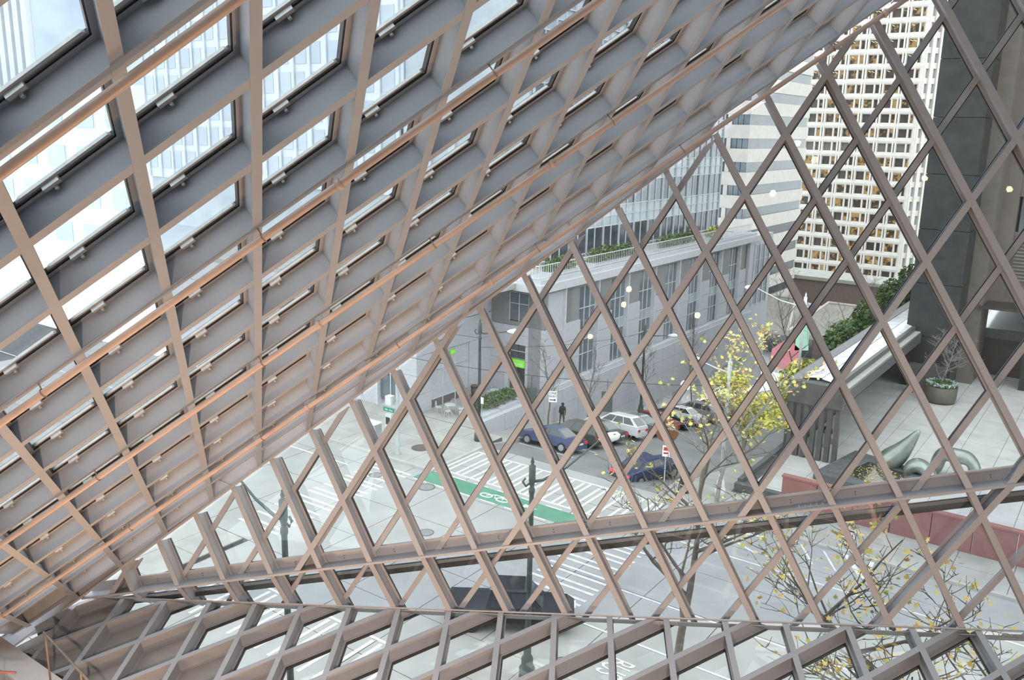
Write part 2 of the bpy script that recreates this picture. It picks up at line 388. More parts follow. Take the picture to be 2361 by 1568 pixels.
def bead_mesh(p, name):                                  # silver bead along the lower edge of a roof pane, with its clip
    q0, q1 = inset(p, 0.088, 0.318), inset(p, 0.120, 0.318); r0, r1 = inset(p, 0.088, 0.35), inset(p, 0.120, 0.35)
    b = MB(); b.hexa([q0[3], q0[2], q1[2], q1[3]], [r0[3], r0[2], r1[2], r1[3]])
    return b.mesh(name, 'bead_silver')
def clip_mesh(p):
    b = MB(); c = p.u * 0.42 + p.v; du = unit(p.u); dv = unit(np.cross(p.n, du)); dv = dv if dv @ p.v > 0 else -dv
    for a0, a1, s0, s1, h0, h1 in ((-0.10, 0.07, -0.092, -0.045, 0.27, 0.32), (-0.015, 0.015, -0.052, -0.02, 0.24, 0.30)):
        q = [c + du * a + dv * s for a, s in ((a0, s0), (a1, s0), (a1, s1), (a0, s1))]
        b.hexa([x + p.n * h0 for x in q], [x + p.n * h1 for x in q])
    return b.mesh('window_clip', 'bead_silver')

nA, dA, nB, dB, nD, dD = PA.n, PA.d, PB.n, PB.d, PD.n, PD.d
nC = unit(np.array([-0.41147, 0.91140, 0.00637]))
hor = unit(nB + nC); upC = unit(np.cross(D1, hor)); upC = upC if upC[2] > 0 else -upC
bis = unit(nC + nD); qS = unit(np.cross(D2, bis)); qS = qS if qS[2] > 0 else -qS     # the mitre plane of the lower fold
YEDGE = 7.3
hsA = [(nB, dB - 0.01), (nD, dD), (np.array([1., 0, 0]), 2.4), (np.array([0, -1., 0]), 4.0)]
hsB = [(nA, dA - 0.012), (-upC, -float(upC @ C1) - 0.02), (D1, float(D1 @ C1) + 13.5)]
hsC = [(upC, float(upC @ C1) - 0.02), (-qS, -float(qS @ C2))]
m2 = unit(np.cross(nD, D2)); m2 = m2 if m2[1] > 0 else -m2
hsD = [(qS, float(qS @ C2)), (np.array([0, -1., 0]), -YEDGE), (np.array([1., 0, 0]), 3.0), (nA, dA), (np.array([-1., 0, 0]), 20.5)]
hsDp = [(m2, float(m2 @ C2) + 0.27)] + hsD[1:]

wall_left = struct(empty('wall_left', PA.o.tolist()), 'sloping steel diamond lattice overhead with deep blue-grey beams and glass panes')
wall_front = struct(empty('wall_front', PB.o.tolist()), 'tall steel diamond lattice of brown beams and clear glass facing the street')
wall_lower = struct(empty('wall_lower', C1.tolist()), 'narrow band of slanted brown beams and glass below the light ledge')
wall_under = struct(empty('wall_under', PD.o.tolist()), 'glazed floor lattice of pinkish beams at the bottom looking down on the street')
for w_ in (wall_left, wall_front, wall_lower, wall_under): w_.location = (0, 0, 0)

def lines(p, hs, par, js, along, boxes=IBOX, name='steel_beam', cap=True):
    for k in js:
        p0 = node(p, k, 0) if along == 'v' else node(p, 0, k, 0.003)
        d = unit(p.v if along == 'v' else p.u)
        t = clipline(p0, d, hs)
        if not t: continue
        if not any(in_view(p0 + d * (t[0] + (t[1] - t[0]) * s), 500) for s in np.linspace(0, 1, 25)): continue
        cut_member(name, boxes, 'steel', p0, d, t[0], t[1], p.n, hs, par)
        if cap: cut_member('outer_cap', CBOX, 'mullion_dark', p0, d, t[0], t[1], p.n, hs, par)
lines(PA, hsA, wall_left, range(-9, 16), 'v'); lines(PA, hsA, wall_left, range(-9, 26), 'u')
lines(PB, hsB, wall_front, range(-8, 26), 'v'); lines(PB, hsB, wall_front, range(-3, 16, 3), 'u')
lines(PB, hsB, wall_front, [j for j in range(-6, 18) if j % 3], 'u', MBOX, 'mullion')
lines(PD, hsD, wall_under, range(-4, 26), 'v'); lines(PD, hsD, wall_under, range(-4, 22), 'u')

def cells(p, hs, par, ir, jr, gm, bead=False, opaque=None, margin=120):
    full = pane_mesh(p, 'glass_pane', gm); ring = ring_mesh(p, 'pane_frame', 'mullion_dark', 0.030, 0.068, 0.312, 0.368)
    bd = bead_mesh(p, 'silver_bead') if bead else None; cm = clip_mesh(p) if bead else None
    op = pane_mesh(p, 'infill_panel', 'panel_grey', 0.03, 0.30, 0.03) if opaque else None
    for i in ir:
        for j in jr:
            nd = node(p, i, j); cs = [nd, nd + p.u, nd + p.u + p.v, nd + p.v]; c = sum(cs) / 4
            if not any(in_view(x, margin) for x in cs + [c]): continue
            ins = [all(n @ x <= k + 1e-6 for n, k in hs) for x in cs]
            is_op = opaque and opaque(c)
            if all(ins):
                if is_op: link('infill_panel', op, par, loc=nd); continue
                link('glass_pane', full, par, loc=nd); link('pane_frame', ring, par, loc=nd)
                if bead: link('silver_bead', bd, par, loc=nd); link('window_clip', cm, par, loc=nd)
            else:
                poly = clippoly([nd + x for x in inset(p, 0.045, 0.0)], hs)
                if len(poly) < 3: continue
                off = 0.30 if is_op else 0.352
                MB().prism([x + p.n * off for x in poly], p.n * 0.012).build('infill_panel' if is_op else 'glass_pane', 'panel_grey' if is_op else gm, par)
cells(PA, hsA, wall_left, range(-9, 16), range(-9, 26), 'glass_roof', True, lambda c: nD @ c > dD - 0.9)  # opaque cells at the roof's foot are added to stand in for dark shadow
cells(PB, hsB, wall_front, range(-8, 26), range(-7, 18), 'glass_clear')
GUT = 8.97
cells(PD, hsDp, wall_under, range(-5, 26), range(-5, 22), 'glass_clear', False, lambda c: (c[1] < GUT - 0.15 and c[0] < -11) or c[0] < -17.6)  # grey panels by the trough; the corner ones are added in place of shadow

# edge beam where the roof lattice meets the tall lattice
ed = np.cross(nA, nB); ed = unit(ed) * (1 if ed[0] > 0 else -1)
e0 = np.linalg.solve(np.array([nA, nB, ed]), [dA, dB, 0.0])
trim_edge = struct(empty('trim_1'), 'long pale blue edge beam where the overhead lattice meets the upright lattice')
member('edge_beam', ibeam_mesh('edge_beam', 'steel', 0.10, 0.34), e0, ed, -14, 14, nA, trim_edge)
member('edge_cap', MB().box((0, -0.02, -0.03), (1, 0.03, 0.0)).mesh('edge_cap', 'steel_edge'), e0, ed, -14, 14, nB, trim_edge)

# the ledge beam (between tall and lower lattice) and the sill beam (between lower and floor lattice)
trim_ledge = struct(empty('trim_2'), 'pale steel ledge running across the lattice with a bolted upstand plate')
b = MB().box((0, -0.022, -0.03), (1, 0.022, 0.34)); member('ledge_plate', b.mesh('ledge_plate', 'steel'), C1, D1, -9.6, 13.5, hor, trim_ledge)
outn = hor
def strip(name, lo, hi, h0, h1, m, line_c, line_d, n, up, par, t0=-9.6, t1=13.5):
    me = MB().box((0, lo, h0), (1, hi, h1)).mesh(name, m)
    return link(name, me, par, mw=basis(line_c + line_d * t0, line_d * (t1 - t0), up, n))
strip('upstand_plate', 0.0, 0.20, 0.325, 0.345, 'steel', C1, D1, hor, upC, trim_ledge)
strip('downstand_plate', -0.04, 0.0, 0.325, 0.345, 'steel', C1, D1, hor, upC, trim_ledge)
strip('glazing_rail', 0.20, 0.225, 0.30, 0.37, 'steel', C1, D1, hor, upC, trim_ledge)
bm_ = MB()
bm_.lathe([(0.012, 0), (0.012, 0.012), (0.004, 0.02)], 8); BOLT = bm_.mesh('bolt', 'bolt')
for s in np.arange(-9.0, 13.0, 1.0987):
    for dz in (0.07, 0.12):
        link('bolt', BOLT, trim_ledge, mw=basis(C1 + D1 * s + hor * 0.325 + upC * dz, D1, upC, -hor))
trim_sill = struct(empty('trim_3'), 'slim dark sill beam at the fold above the glazed floor lattice')
member('sill_lip', MB().box((0, -0.028, -0.012), (1, 0.028, 0.012)).mesh('sill_lip', 'steel'), C2, D2, -9.4, 13.5, qS * 1.0, trim_sill)
strip('sill_plate', -0.008, 0.008, -0.02, 0.40, 'steel', C2, D2, bis, qS, trim_sill, -9.4)
Co = C2 + (nC + nD) * 0.298
strip('sill_rail', 0.0, 0.06, -0.05, 0.02, 'steel', Co, D2, nC, qS, trim_sill, -9.2)
strip('sill_gasket', 0.06, 0.078, -0.03, 0.02, 'mullion_dark', Co, D2, nC, qS, trim_sill, -9.2)
strip('floor_gasket', -0.10, 0.0, -0.06, 0.0, 'mullion_dark', Co, D2, nC, qS, trim_sill, -9.2)
SPL = MB().box((-0.3, -0.04, 0), (0.3, 0.04, 0.012)); 
for k in range(6):
    for y in (-0.02, 0.02): SPL.tube([(-0.25 + k * 0.1, y, 0.012), (-0.25 + k * 0.1, y, 0.04)], 0.016, 6)
SPLICE = SPL.mesh('splice_plate', 'steel_edge')
link('splice_plate', SPLICE, trim_ledge, mw=basis(C1 + D1 * 5.65 + hor * 0.10 + upC * 0.024, D1, hor, upC))
link('splice_plate', SPLICE, trim_sill, mw=basis(C2 + D2 * 3.0 + nD * 0.10 - m2 * 0.012, D2, nD, -m2))
link('splice_plate', SPLICE, trim_sill, mw=basis(C2 + D2 * 9.1 + nD * 0.10 - m2 * 0.012, D2, nD, -m2))
dV = unit(PB.v); yB = np.cross(nB, dV)
for q in (7.6, ):
    link('splice_plate', SPLICE, wall_front, mw=basis(node(PB, 5, 4.05) + nB * 0.12 - yB * 0.012, dV, nB, -yB))
    link('splice_plate', SPLICE, wall_front, mw=basis(node(PB, 6, 3.9) + nB * 0.12 - yB * 0.012, dV, nB, -yB))

# lower band
def foot(i): return C1 + D1 * (-3.92122 + 1.09870 * i)
def toe(i): return C2 + D2 * (-3.51351 + 1.16978 * i)
for i in range(-5, 15):
    a, b_ = foot(i), toe(i); L = np.linalg.norm(b_ - a); d = unit(b_ - a)
    n = unit(np.cross(D1, d)); n = n if n[1] > 0 else -n
    cut_member('steel_beam', IBOX, 'steel', a, d, 0, L, n, hsC, wall_lower)
    cut_member('outer_cap', CBOX, 'mullion_dark', a, d, 0, L, n, hsC, wall_lower)
dM = unit(np.array([0.474, 0.208, 0.856]))
def on_l1(p0):                                            # where a line along dM from p0 reaches the ledge line
    A_ = np.array([dM, -D1]).T; s = np.linalg.lstsq(A_, C1 - p0, rcond=None)[0]; return s[0]
mull_s = [0.37 + 1.2985 * (k - 5) for k in range(0, 14)]
for k, s in enumerate(mull_s):
    p0 = C2 + D2 * s - nC * 0.03
    ln = on_l1(p0) + 0.05
    if ln < 0.2: continue
    struc = k in (10, 13)
    if struc:
        cut_member('steel_beam', IBOX, 'steel', p0 + nC * 0.03, dM, 0, ln, nC, hsC, wall_lower)
    else: cut_member('mullion', MBOX, 'steel', p0, dM, 0, ln, nC, hsC, wall_lower)
for i in range(-5, 14):                                   # panes between neighbouring slanted beams, cut by the cross mullions
    ex = lambda q: toe(q) + unit(toe(q) - foot(q)) * 0.27
    quad = [foot(i), foot(i + 1), ex(i + 1), ex(i)]
    sideN = np.cross(nC, dM); sideN = sideN if sideN @ D2 > 0 else -sideN
    cuts = [float(sideN @ (C2 + D2 * s)) for s in mull_s]
    bounds = [-1e3] + cuts + [1e3]
    for lo, hi in zip(bounds[:-1], bounds[1:]):
        poly = clippoly([np.array(x) for x in quad], [(sideN, hi - 0.03), (-sideN, -(lo + 0.03))])
        if len(poly) < 3: continue
        ar = np.linalg.norm(sum(np.cross(poly[a] - poly[0], poly[a + 1] - poly[0]) for a in range(1, len(poly) - 1))) / 2
        if ar < 0.03: continue
        if not any(in_view(x, 200) for x in poly): continue
        MB().prism([x + nC * 0.352 for x in poly], nC * 0.012).build('glass_pane', 'glass_lower', wall_lower)

# sprinkler pipes hung under every third roof beam
ring_b = MB()
for k, j in enumerate((-1, 2, 5, 8, 11, 14)):
    p0 = node(PA, 0, j, -0.13) ; d = unit(PA.u); t = clipline(p0, d, [(nB, dB - 0.15), (nD, dD - 0.1), (np.array([1., 0, 0]), 2.2), (np.array([0, -1., 0]), 3.5)])
    if not t: continue
    pr = empty('sprinkler_pipe', (p0 + d * t[0]).tolist())
    o_ = p0 + d * t[0]
    tag(pr, ['orange-tan sprinkler pipe highest on the overhead lattice', 'thick orange-tan sprinkler pipe crossing the middle of the overhead lattice', 'third sprinkler pipe down the overhead lattice, thinner looking',
             'fourth sprinkler pipe down the overhead lattice, ending near the pale edge beam', 'lowest long sprinkler pipe under the overhead lattice near the bottom corner', 'short sprinkler pipe at the very foot of the overhead lattice'][k],
        'pipe', 'sprinkler pipes under the overhead lattice')
    L = t[1] - t[0]
    MB().tube([(0, 0, 0), tuple(d * L)], 0.042, 12).build('pipe_run', 'pipe_orange', pr, True)
    MB().tube([tuple(d * (L - 0.05)), tuple(d * (L + 0.02))], 0.062, 12).build('end_cap', 'pipe_orange', pr, True)
    sd = np.cross(PA.n, d)
    for s in np.arange(math.ceil(t[0]), t[1], 1.0):
        q = d * (s * 1.0 - t[0])
        if int(s) % 3 == 0:
            hb = MB().tube([tuple(q + PA.n * 0.04), tuple(q + PA.n * 0.15)], 0.007, 6).box((0, 0, 0), (0, 0, 0))
            hb = MB().tube([tuple(q + PA.n * 0.04), tuple(q + PA.n * 0.15)], 0.008, 6)
            for a0 in range(12):
                t0_, t1_ = 2 * math.pi * a0 / 12, 2 * math.pi * (a0 + 1) / 12
                hb.tube([tuple(q + (PA.n * math.cos(x) + sd * math.sin(x)) * 0.050) for x in (t0_, t1_)], 0.007, 5)
            hb.build('hanger', 'rail_brown', pr)
        elif int(s) % 4 == 1:
            MB().tube([tuple(q - d * 0.03), tuple(q + d * 0.03)], 0.060, 12).tube([tuple(q + sd * 0.05 - d * 0.02), tuple(q + sd * 0.085 - d * 0.02)], 0.02, 8).build('coupling', 'pipe_orange', pr, True)

# interior floor the glazed lattice ends on, back walls, platform under the viewer
fz = 9.42
floor = struct(empty('floor'), 'pale slab and warm lit reading room floor in the lower corner')
piece('slab_edge', (-21, YEDGE - 0.55, fz - 0.3), (3, YEDGE, fz + 0.06), 'slab_pale', floor)
piece('floor_finish', (-21, -14, fz - 0.3), (14, YEDGE - 0.55, fz), 'carpet', floor)
wb = struct(boxobj('wall_back', (-12, -14.2, fz), (14, -14, 32), 'plaster'), 'interior back wall behind the viewer')
wr = struct(boxobj('wall_right', (14, -14, fz), (14.2, 22, 32), 'plaster'), 'interior side wall behind the viewer')
ce = struct(boxobj('ceiling', (1.6, -14, 28.0), (14, 22, 28.3), 'plaster'), 'interior ceiling above the viewer')
pf = struct(boxobj('floor_platform', (-1.5, -14, 17.9), (14, -0.9, 18.3), 'carpet'), 'upper floor platform the viewer stands on')
# pale trough box crossing below the lattice
gut = struct(empty('trim_4'), 'pinkish ribbed trough under the glazed floor lattice in the lower corner')
for yy, zz, hh, mm in ((GUT - 0.20, 9.02, 0.26, 'slab_pale'), (GUT + 0.0, 9.10, 0.18, 'slab_pale')):
    piece('trough_rib', (-21, yy, zz), (-8.5, yy + 0.17, zz + hh), mm, gut)
piece('trough_edge', (-21, GUT - 0.42, 8.92), (-8.5, GUT - 0.34, 9.05), 'mullion_dark', gut)

def rail(label, pts, posts, m):
    r = empty('handrail', pts[0]); o_ = Vector(pts[0])
    tag(r, label, 'handrail', 'handrails at the floor edge')
    MB().tube([tuple(Vector(p) - o_) for p in pts], 0.024, 8).build('rail_tube', m, r, True)
    for a, h in posts:
        MB().tube([tuple(Vector(a) - o_), tuple(Vector(a) - o_ + Vector((0, 0, h)))], 0.020, 8).build('rail_post', m, r, True)
rail('thin brown handrail slanting down in front of the floor lattice', [(-15.85, 7.15, 10.50), (-13.2, 7.15, 9.75), (-12.2, 7.15, 9.47)], [((-15.8, 7.15, 9.45), 1.02), ((-14.6, 7.15, 9.45), 0.70)], 'rail_brown')
rail('short reddish handrail in the lowest corner above the lit floor', [(-15.2, 6.30, 10.35), (-16.6, 5.4, 10.35)], [((-15.5, 6.1, 9.42), 0.93)], 'rail_red')
fl = empty('floor_lamp', (-16.55, 6.1, fz)); tag(fl, 'bright warm floor light glowing in the lowest corner', 'lamp')
MB().lathe([(0.0, 0.0), (0.20, 0.0), (0.20, 0.04), (0.0, 0.05)], 16).build('lamp_disc', 'lamp_glow', fl)
MB().lathe([(0.205, 0.0), (0.24, 0.0), (0.24, 0.05), (0.205, 0.05), (0.205, 0.0)], 16).build('lamp_rim', 'bead_silver', fl)
col_ = empty('lit_column', (1.82, 2.55, 18.0)); tag(col_, 'lit column edge, warm light put into its tan colour, at the lower corner beside the lattice', 'post')
MB().box((0, 0, -1.2), (0.3, 0.3, 0.4)).build('post_shaft', 'cloth_tan', col_)  # tan colour stands in for the warm light on a column edge
# ================================================================== the street outside
S_M = 0.18; Y0 = 43.0
def hz(y): return -S_M * (y - Y0) if y > Y0 else 0.0        # Madison falls away from the crossing

road = struct(empty('road'), 'grey concrete slab roadway of the crossing and avenue')
piece('road_bed', (-140, -30, -0.5), (90, Y0, -0.06), 'joint', road)
for ix in range(-21, 14):                                    # concrete slabs with open joints
    for iy in range(0, 5):
        x0, x1 = ix * 3.6 - 1.1, ix * 3.6 + 2.5
        y0, y1 = 25.2 + iy * 3.56, 25.2 + (iy + 1) * 3.56
        piece('road_slab', (x0 + 0.02, y0 + 0.02, -0.06), (x1 - 0.02, y1 - 0.02, random.uniform(-0.004, 0.004)), 'road', road)
for ix in range(4):
    for iy in range(0, 9):
        x0, x1 = -33.5 + ix * 3.7, -33.5 + (ix + 1) * 3.7
        y0 = 25.2 - (iy + 1) * 3.56
        piece('road_slab', (x0 + 0.02, y0 + 0.02, -0.06), (x1 - 0.02, y0 + 3.54, random.uniform(-0.004, 0.004)), 'road', road)
hill_road = struct(empty('road_hill'), 'dark asphalt side street running steeply downhill between parked cars and plaza')
MB().hexa([(-32.3, Y0, -0.4), (-20.2, Y0, -0.4), (-20.2, 140, hz(140) - 0.4), (-32.3, 140, hz(140) - 0.4)],
          [(-32.3, Y0, 0.0), (-20.2, Y0, 0.0), (-20.2, 140, hz(140)), (-32.3, 140, hz(140))]).build('road_surface', 'road_dark', hill_road)
MB().hexa([(-120, 140, -18.4), (60, 140, -18.4), (60, 420, -19.4), (-120, 420, -19.4)],
          [(-120, 140, hz(140)), (60, 140, hz(140)), (60, 420, -19), (-120, 420, -19)]).build('lower_street', 'road', hill_road)
for k in range(9):                                           # painted stall lines
    y = 46.0 + k * 2.85
    MB().hexa([(-31.9, y, hz(y) + 0.004), (-27.6, y, hz(y) + 0.004), (-27.6, y + 0.1, hz(y + 0.1) + 0.004), (-31.9, y + 0.1, hz(y + 0.1) + 0.004)],
              [(-31.9, y, hz(y) + 0.012), (-27.6, y, hz(y) + 0.012), (-27.6, y + 0.1, hz(y + 0.1) + 0.012), (-31.9, y + 0.1, hz(y + 0.1) + 0.012)]).build('stall_line', 'paint_white', hill_road)

def walk(name, label, x0, x1, y0, y1, nx, ny, z=0.14, m='walk', kx=None):
    w = struct(empty(name), label)
    piece('walk_base', (x0, y0, -0.3), (x1, y1, z - 0.05), 'joint', w)
    for i in range(nx):
        for j in range(ny):
            a, b_ = x0 + (x1 - x0) * i / nx, x0 + (x1 - x0) * (i + 1) / nx
            c, d = y0 + (y1 - y0) * j / ny, y0 + (y1 - y0) * (j + 1) / ny
            piece('walk_slab', (a + 0.012, c + 0.012, z - 0.05), (b_ - 0.012, d - 0.012, z + random.uniform(-0.004, 0.004)), m, w)
    return w
w = walk('sidewalk_corner', 'wet grey corner sidewalk below the granite building', -60, -32.4, 37.6, 44.8, 14, 4)
piece('kerb_strip', (-60, 37.4, -0.1), (-32.4, 37.6, 0.15), 'kerb', w); piece('kerb_strip', (-32.4, 37.4, -0.1), (-32.2, 43, 0.15), 'kerb', w)
w = walk('sidewalk_near', 'light concrete sidewalk at the foot of the near lamp post', -18.6, 30, 14, 25.0, 24, 5)
piece('kerb_strip', (-18.6, 25.0, -0.1), (30, 25.2, 0.15), 'kerb', w); piece('kerb_strip', (-18.8, 14, -0.1), (-18.6, 25.2, 0.15), 'kerb', w)
w = walk('sidewalk_left', 'sidewalk slabs across the side street beside the far lamp post', -60, -33.7, 5, 25.0, 12, 8)
w = walk('sidewalk_plaza', 'sidewalk strip in front of the red wall and plaza', -20.0, 30, 42.2, 45.6, 20, 2)
piece('kerb_strip', (-20.0, 42.0, -0.1), (30, 42.2, 0.15), 'kerb', w)
sw = struct(empty('sidewalk_hill'), 'sloping sidewalk below the granite retaining wall')
for k in range(26):
    y0, y1 = 43 + k * 2.4, 43 + (k + 1) * 2.4 - 0.03
    MB().hexa([(-34.6, y0, hz(y0) - 0.3), (-32.2, y0, hz(y0) - 0.3), (-32.2, y1, hz(y1) - 0.3), (-34.6, y1, hz(y1) - 0.3)],
              [(-34.6, y0, hz(y0) + 0.14), (-32.2, y0, hz(y0) + 0.14), (-32.2, y1, hz(y1) + 0.14), (-34.6, y1, hz(y1) + 0.14)]).build('walk_slab', 'walk', sw)

sr = struct(empty('sidewalk_slope'), 'sloping sidewalk and dark wall beside the plaza edge')
for k in range(26):
    y0, y1 = 45.6 + k * 2.4, 45.6 + (k + 1) * 2.4 - 0.03
    MB().hexa([(-20.2, y0, hz(y0) - 0.3), (-16.9, y0, hz(y0) - 0.3), (-16.9, y1, hz(y1) - 0.3), (-20.2, y1, hz(y1) - 0.3)],
              [(-20.2, y0, hz(y0) + 0.14), (-16.9, y0, hz(y0) + 0.14), (-16.9, y1, hz(y1) + 0.14), (-20.2, y1, hz(y1) + 0.14)]).build('walk_slab', 'walk', sr)
piece('plaza_wall', (-17.2, 47.5, -16), (-16.9, 110, 0.25), 'pool_stone', sr)
# ---- painted markings
def paintbar(par, x0, y0, x1, y1, m='paint_white', name='stripe'):
    return piece(name, (min(x0, x1), min(y0, y1), 0.004), (max(x0, x1), max(y0, y1), 0.012), m, par)
def crosswalk(label, bars, extra=()):
    c = empty('crosswalk'); tag(c, label, 'crosswalk', 'painted crosswalks')
    for q in bars: paintbar(c, *q)
    for q in extra: paintbar(c, *q, name='border_line')
bars = []
for k in range(12):
    x = -32.2 + k * 1.13
    bars += [(x, 38.3, x + 0.16, 41.75), (x + 0.42, 38.3, x + 0.58, 41.75)]
crosswalk('wide far crosswalk of paired white bars beyond the green bike lane', bars, [(-32.4, 38.12, -19.2, 38.26), (-32.4, 41.8, -19.2, 41.94)])
bars = []
for k in range(7):
    y = 28.7 + k * 1.12
    bars += [(-20.6, y, -17.3, y + 0.17), (-20.6, y + 0.45, -17.3, y + 0.62)]
crosswalk('crosswalk of paired white bars crossing the avenue beside the near tree', bars)
bars = []
for k in range(9):
    y = 26.4 + k * 1.18
    bars += [(-35.9, y, -32.9, y + 0.17), (-35.9, y + 0.45, -32.9, y + 0.62)]
crosswalk('crosswalk of paired white bars beside the curved lamp post', bars)
bars = []
for k in range(10):
    x = -32.6 + k * 1.25
    bars += [(x, 19.4, x + 0.17, 22.6), (x + 0.45, 19.4, x + 0.62, 22.6)]
crosswalk('nearest crosswalk, glimpsed through the glazed floor lattice', bars, [(-32.6, 22.7, -20.6, 22.84)])
gl = empty('bike_lane'); tag(gl, 'green painted bike lane with white dashed edges across the street', 'bike lane')
paintbar(gl, -32.6, 36.25, -20.0, 37.65, 'paint_green', 'lane_surface')
for k in range(8): paintbar(gl, -32.5 + k * 1.65, 37.68, -31.5 + k * 1.65, 37.78, name='lane_dash'); paintbar(gl, -32.5 + k * 1.65, 36.08, -31.5 + k * 1.65, 36.18, name='lane_dash')
sym = MB()
for cx_ in (-27.6, -26.5):
    pts = [(cx_ + 0.38 * math.cos(t), 36.75 + 0.22 * math.sin(t), 0.02) for t in np.linspace(0, 2 * math.pi, 15)]
    sym.tube(pts, 0.05, 5)
sym.tube([(-27.6, 36.75, 0.02), (-27.2, 37.1, 0.02), (-26.6, 37.1, 0.02), (-26.5, 36.75, 0.02)], 0.04, 5).tube([(-27.2, 37.1, 0.02), (-27.0, 36.7, 0.02), (-26.6, 37.1, 0.02)], 0.04, 5)
MB().prism([(-25.2, 36.75, 0.012), (-24.3, 36.95, 0.012), (-25.2, 37.15, 0.012)], (0, 0, 0.008)).build('lane_arrow', 'paint_white', gl)
sym.build('bicycle_symbol', 'paint_white', gl)
lm = empty('lane_lines'); tag(lm, 'long white lane lines and arrows along the avenue', 'road marking')
for y, x0, x1 in ((28.75, -16.5, 30), (32.15, -16.8, -6), (38.2, -16.5, 30), (35.2, -120, -37)):
    paintbar(lm, x0, y, x1, y + 0.11, name='lane_line')
for k, x in enumerate((-11.6, -10.5)):
    MB().hexa([(x, 41.7, 0.004), (x + 0.12, 41.7, 0.004), (x + 1.2, 39.95, 0.004), (x + 1.08, 39.95, 0.004)], [(x, 41.7, 0.012), (x + 0.12, 41.7, 0.012), (x + 1.2, 39.95, 0.012), (x + 1.08, 39.95, 0.012)]).build('hatch_line', 'paint_white', lm)
MB().prism([(-9.6, 42.0, 0.006), (-9.35, 42.0, 0.006), (-8.2, 40.3, 0.006), (-8.3, 42.0, 0.006), (-8.1, 42.0, 0.006), (-8.0, 40.0, 0.006), (-8.3, 39.95, 0.006)], (0, 0, 0.008)).build('chevron', 'paint_white', lm)
MB().prism([(-16.3, 40.9, 0.006), (-13.1, 39.3, 0.006), (-13.1, 39.45, 0.006), (-15.6, 40.75, 0.006), (-13.2, 41.3, 0.006), (-13.3, 41.45, 0.006)], (0, 0, 0.008)).build('chevron', 'paint_white', lm)
bus = empty('bus_lettering', (-13.95, 26.85, 0.0)); tag(bus, 'large white BUS lettering painted in the kerb lane', 'lettering')
text_obj('letters', 'BUS', 1.45, 'paint_white', bus, Matrix.Rotation(-math.pi * 0.5, 4, 'Z') @ Matrix.Diagonal((0.52, 1.15, 1, 1)) @ Matrix.Translation((0, 0, 0.012)), 0.004)
for k, (x, y, r) in enumerate(((-34.5, 35.1, 0.42), (-31.0, 35.6, 0.5), (-27.2, 31.2, 0.4), (-35.2, 39.9, 0.62), (-15.6, 25.9, 0.45))):
    m_ = empty('manhole_cover', (x, y, 0.14 if k == 3 else 0)); tag(m_, ['round manhole cover beside the left crosswalk', 'larger round manhole cover near the green lane end', 'small round manhole cover in the middle of the crossing', 'wide brown round cover on the corner sidewalk', 'round manhole cover beside the near lamp post base'][k], 'manhole cover')
    MB().lathe([(0.0, 0.004), (r * 0.86, 0.004), (r * 0.86, 0.014), (0, 0.016)], 24).build('lid', 'granite_dark' if k != 3 else 'cloth_brown', m_)
    MB().lathe([(r * 0.88, 0.002), (r, 0.002), (r, 0.016), (r * 0.88, 0.016), (r * 0.88, 0.002)], 24).build('rim_ring', 'joint', m_)

# ================================================================== granite building on the corner
gb = empty('granite_building'); tag(gb, 'pale granite corner building with stepped bays and roof terrace', 'building')
XF, YF, YC = -35.0, 53.6, 44.8
def gbox(name, lo, hi, m): return piece(name, lo, hi, m, gb)
gbox('core_wall', (-70, 57, -8), (XF - 1.6, 100.5, 8.5), 'granite')
gbox('core_wall', (-70, YC + 0.6, -1), (-40.2, 58, 8.5), 'granite')
# bays along the downhill street: window, projecting pier, window, ...
for k in range(8):
    y = 53.6 + k * 5.05
    # pier of granite panels, dark upper block
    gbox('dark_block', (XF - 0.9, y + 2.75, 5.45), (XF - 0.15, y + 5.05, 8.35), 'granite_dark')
    zs = [5.45, 4.0, 2.5, 1.0, -0.6, -2.2, -3.8, -5.4, -7.0]
    for a, b_ in zip(zs[:-1], zs[1:]):
        if a < hz(y) - 2: break
        gbox('granite_panel', (XF - 0.9, y + 2.75, b_ + 0.02), (XF, y + 5.05 - 0.02, a - 0.01), 'granite')
    # recessed window bay
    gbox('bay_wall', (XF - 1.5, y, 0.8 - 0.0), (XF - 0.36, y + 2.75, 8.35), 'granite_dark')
    for c in range(3):
        for r_, (z0, z1) in enumerate(((0.9, 2.4), (2.45, 3.6), (4.5, 6.2), (6.25, 7.9))):
            gbox('window_pane', (XF - 0.36, y + 0.12 + c * 0.86, z0), (XF - 0.32, y + 0.92 + c * 0.86, z1), 'window_blue')
    gbox('spandrel_panel', (XF - 0.36, y + 0.1, 3.65), (XF - 0.30, y + 2.65, 4.42), 'window_pale')
    for c in range(4): gbox('window_bar', (XF - 0.34, y + 0.06 + c * 0.86, 0.85), (XF - 0.25, y + 0.12 + c * 0.86, 8.0), 'frame_pale')
    for z in (2.42, 3.62, 4.46, 6.22): gbox('window_bar', (XF - 0.34, y + 0.06, z - 0.03), (XF - 0.26, y + 2.7, z + 0.03), 'frame_pale')
    gbox('thin_pilaster', (XF - 0.5, y + 2.6, 0.8), (XF + 0.1, y + 2.75, 8.4), 'stone_light')
    gbox('sill_ledge', (XF - 1.5, y, 0.5), (XF + 0.25, y + 5.05, 0.82), 'stone_light')
gbox('end_pier', (XF - 1.5, 94.0, -9), (XF + 0.2, 101, 8.9), 'granite')
for c in range(3):
    for r_ in range(4): gbox('window_pane', (XF + 0.2, 95.6 + c * 1.5, 1.2 + r_ * 1.7), (XF + 0.24, 96.9 + c * 1.5, 2.7 + r_ * 1.7), 'window_blue')
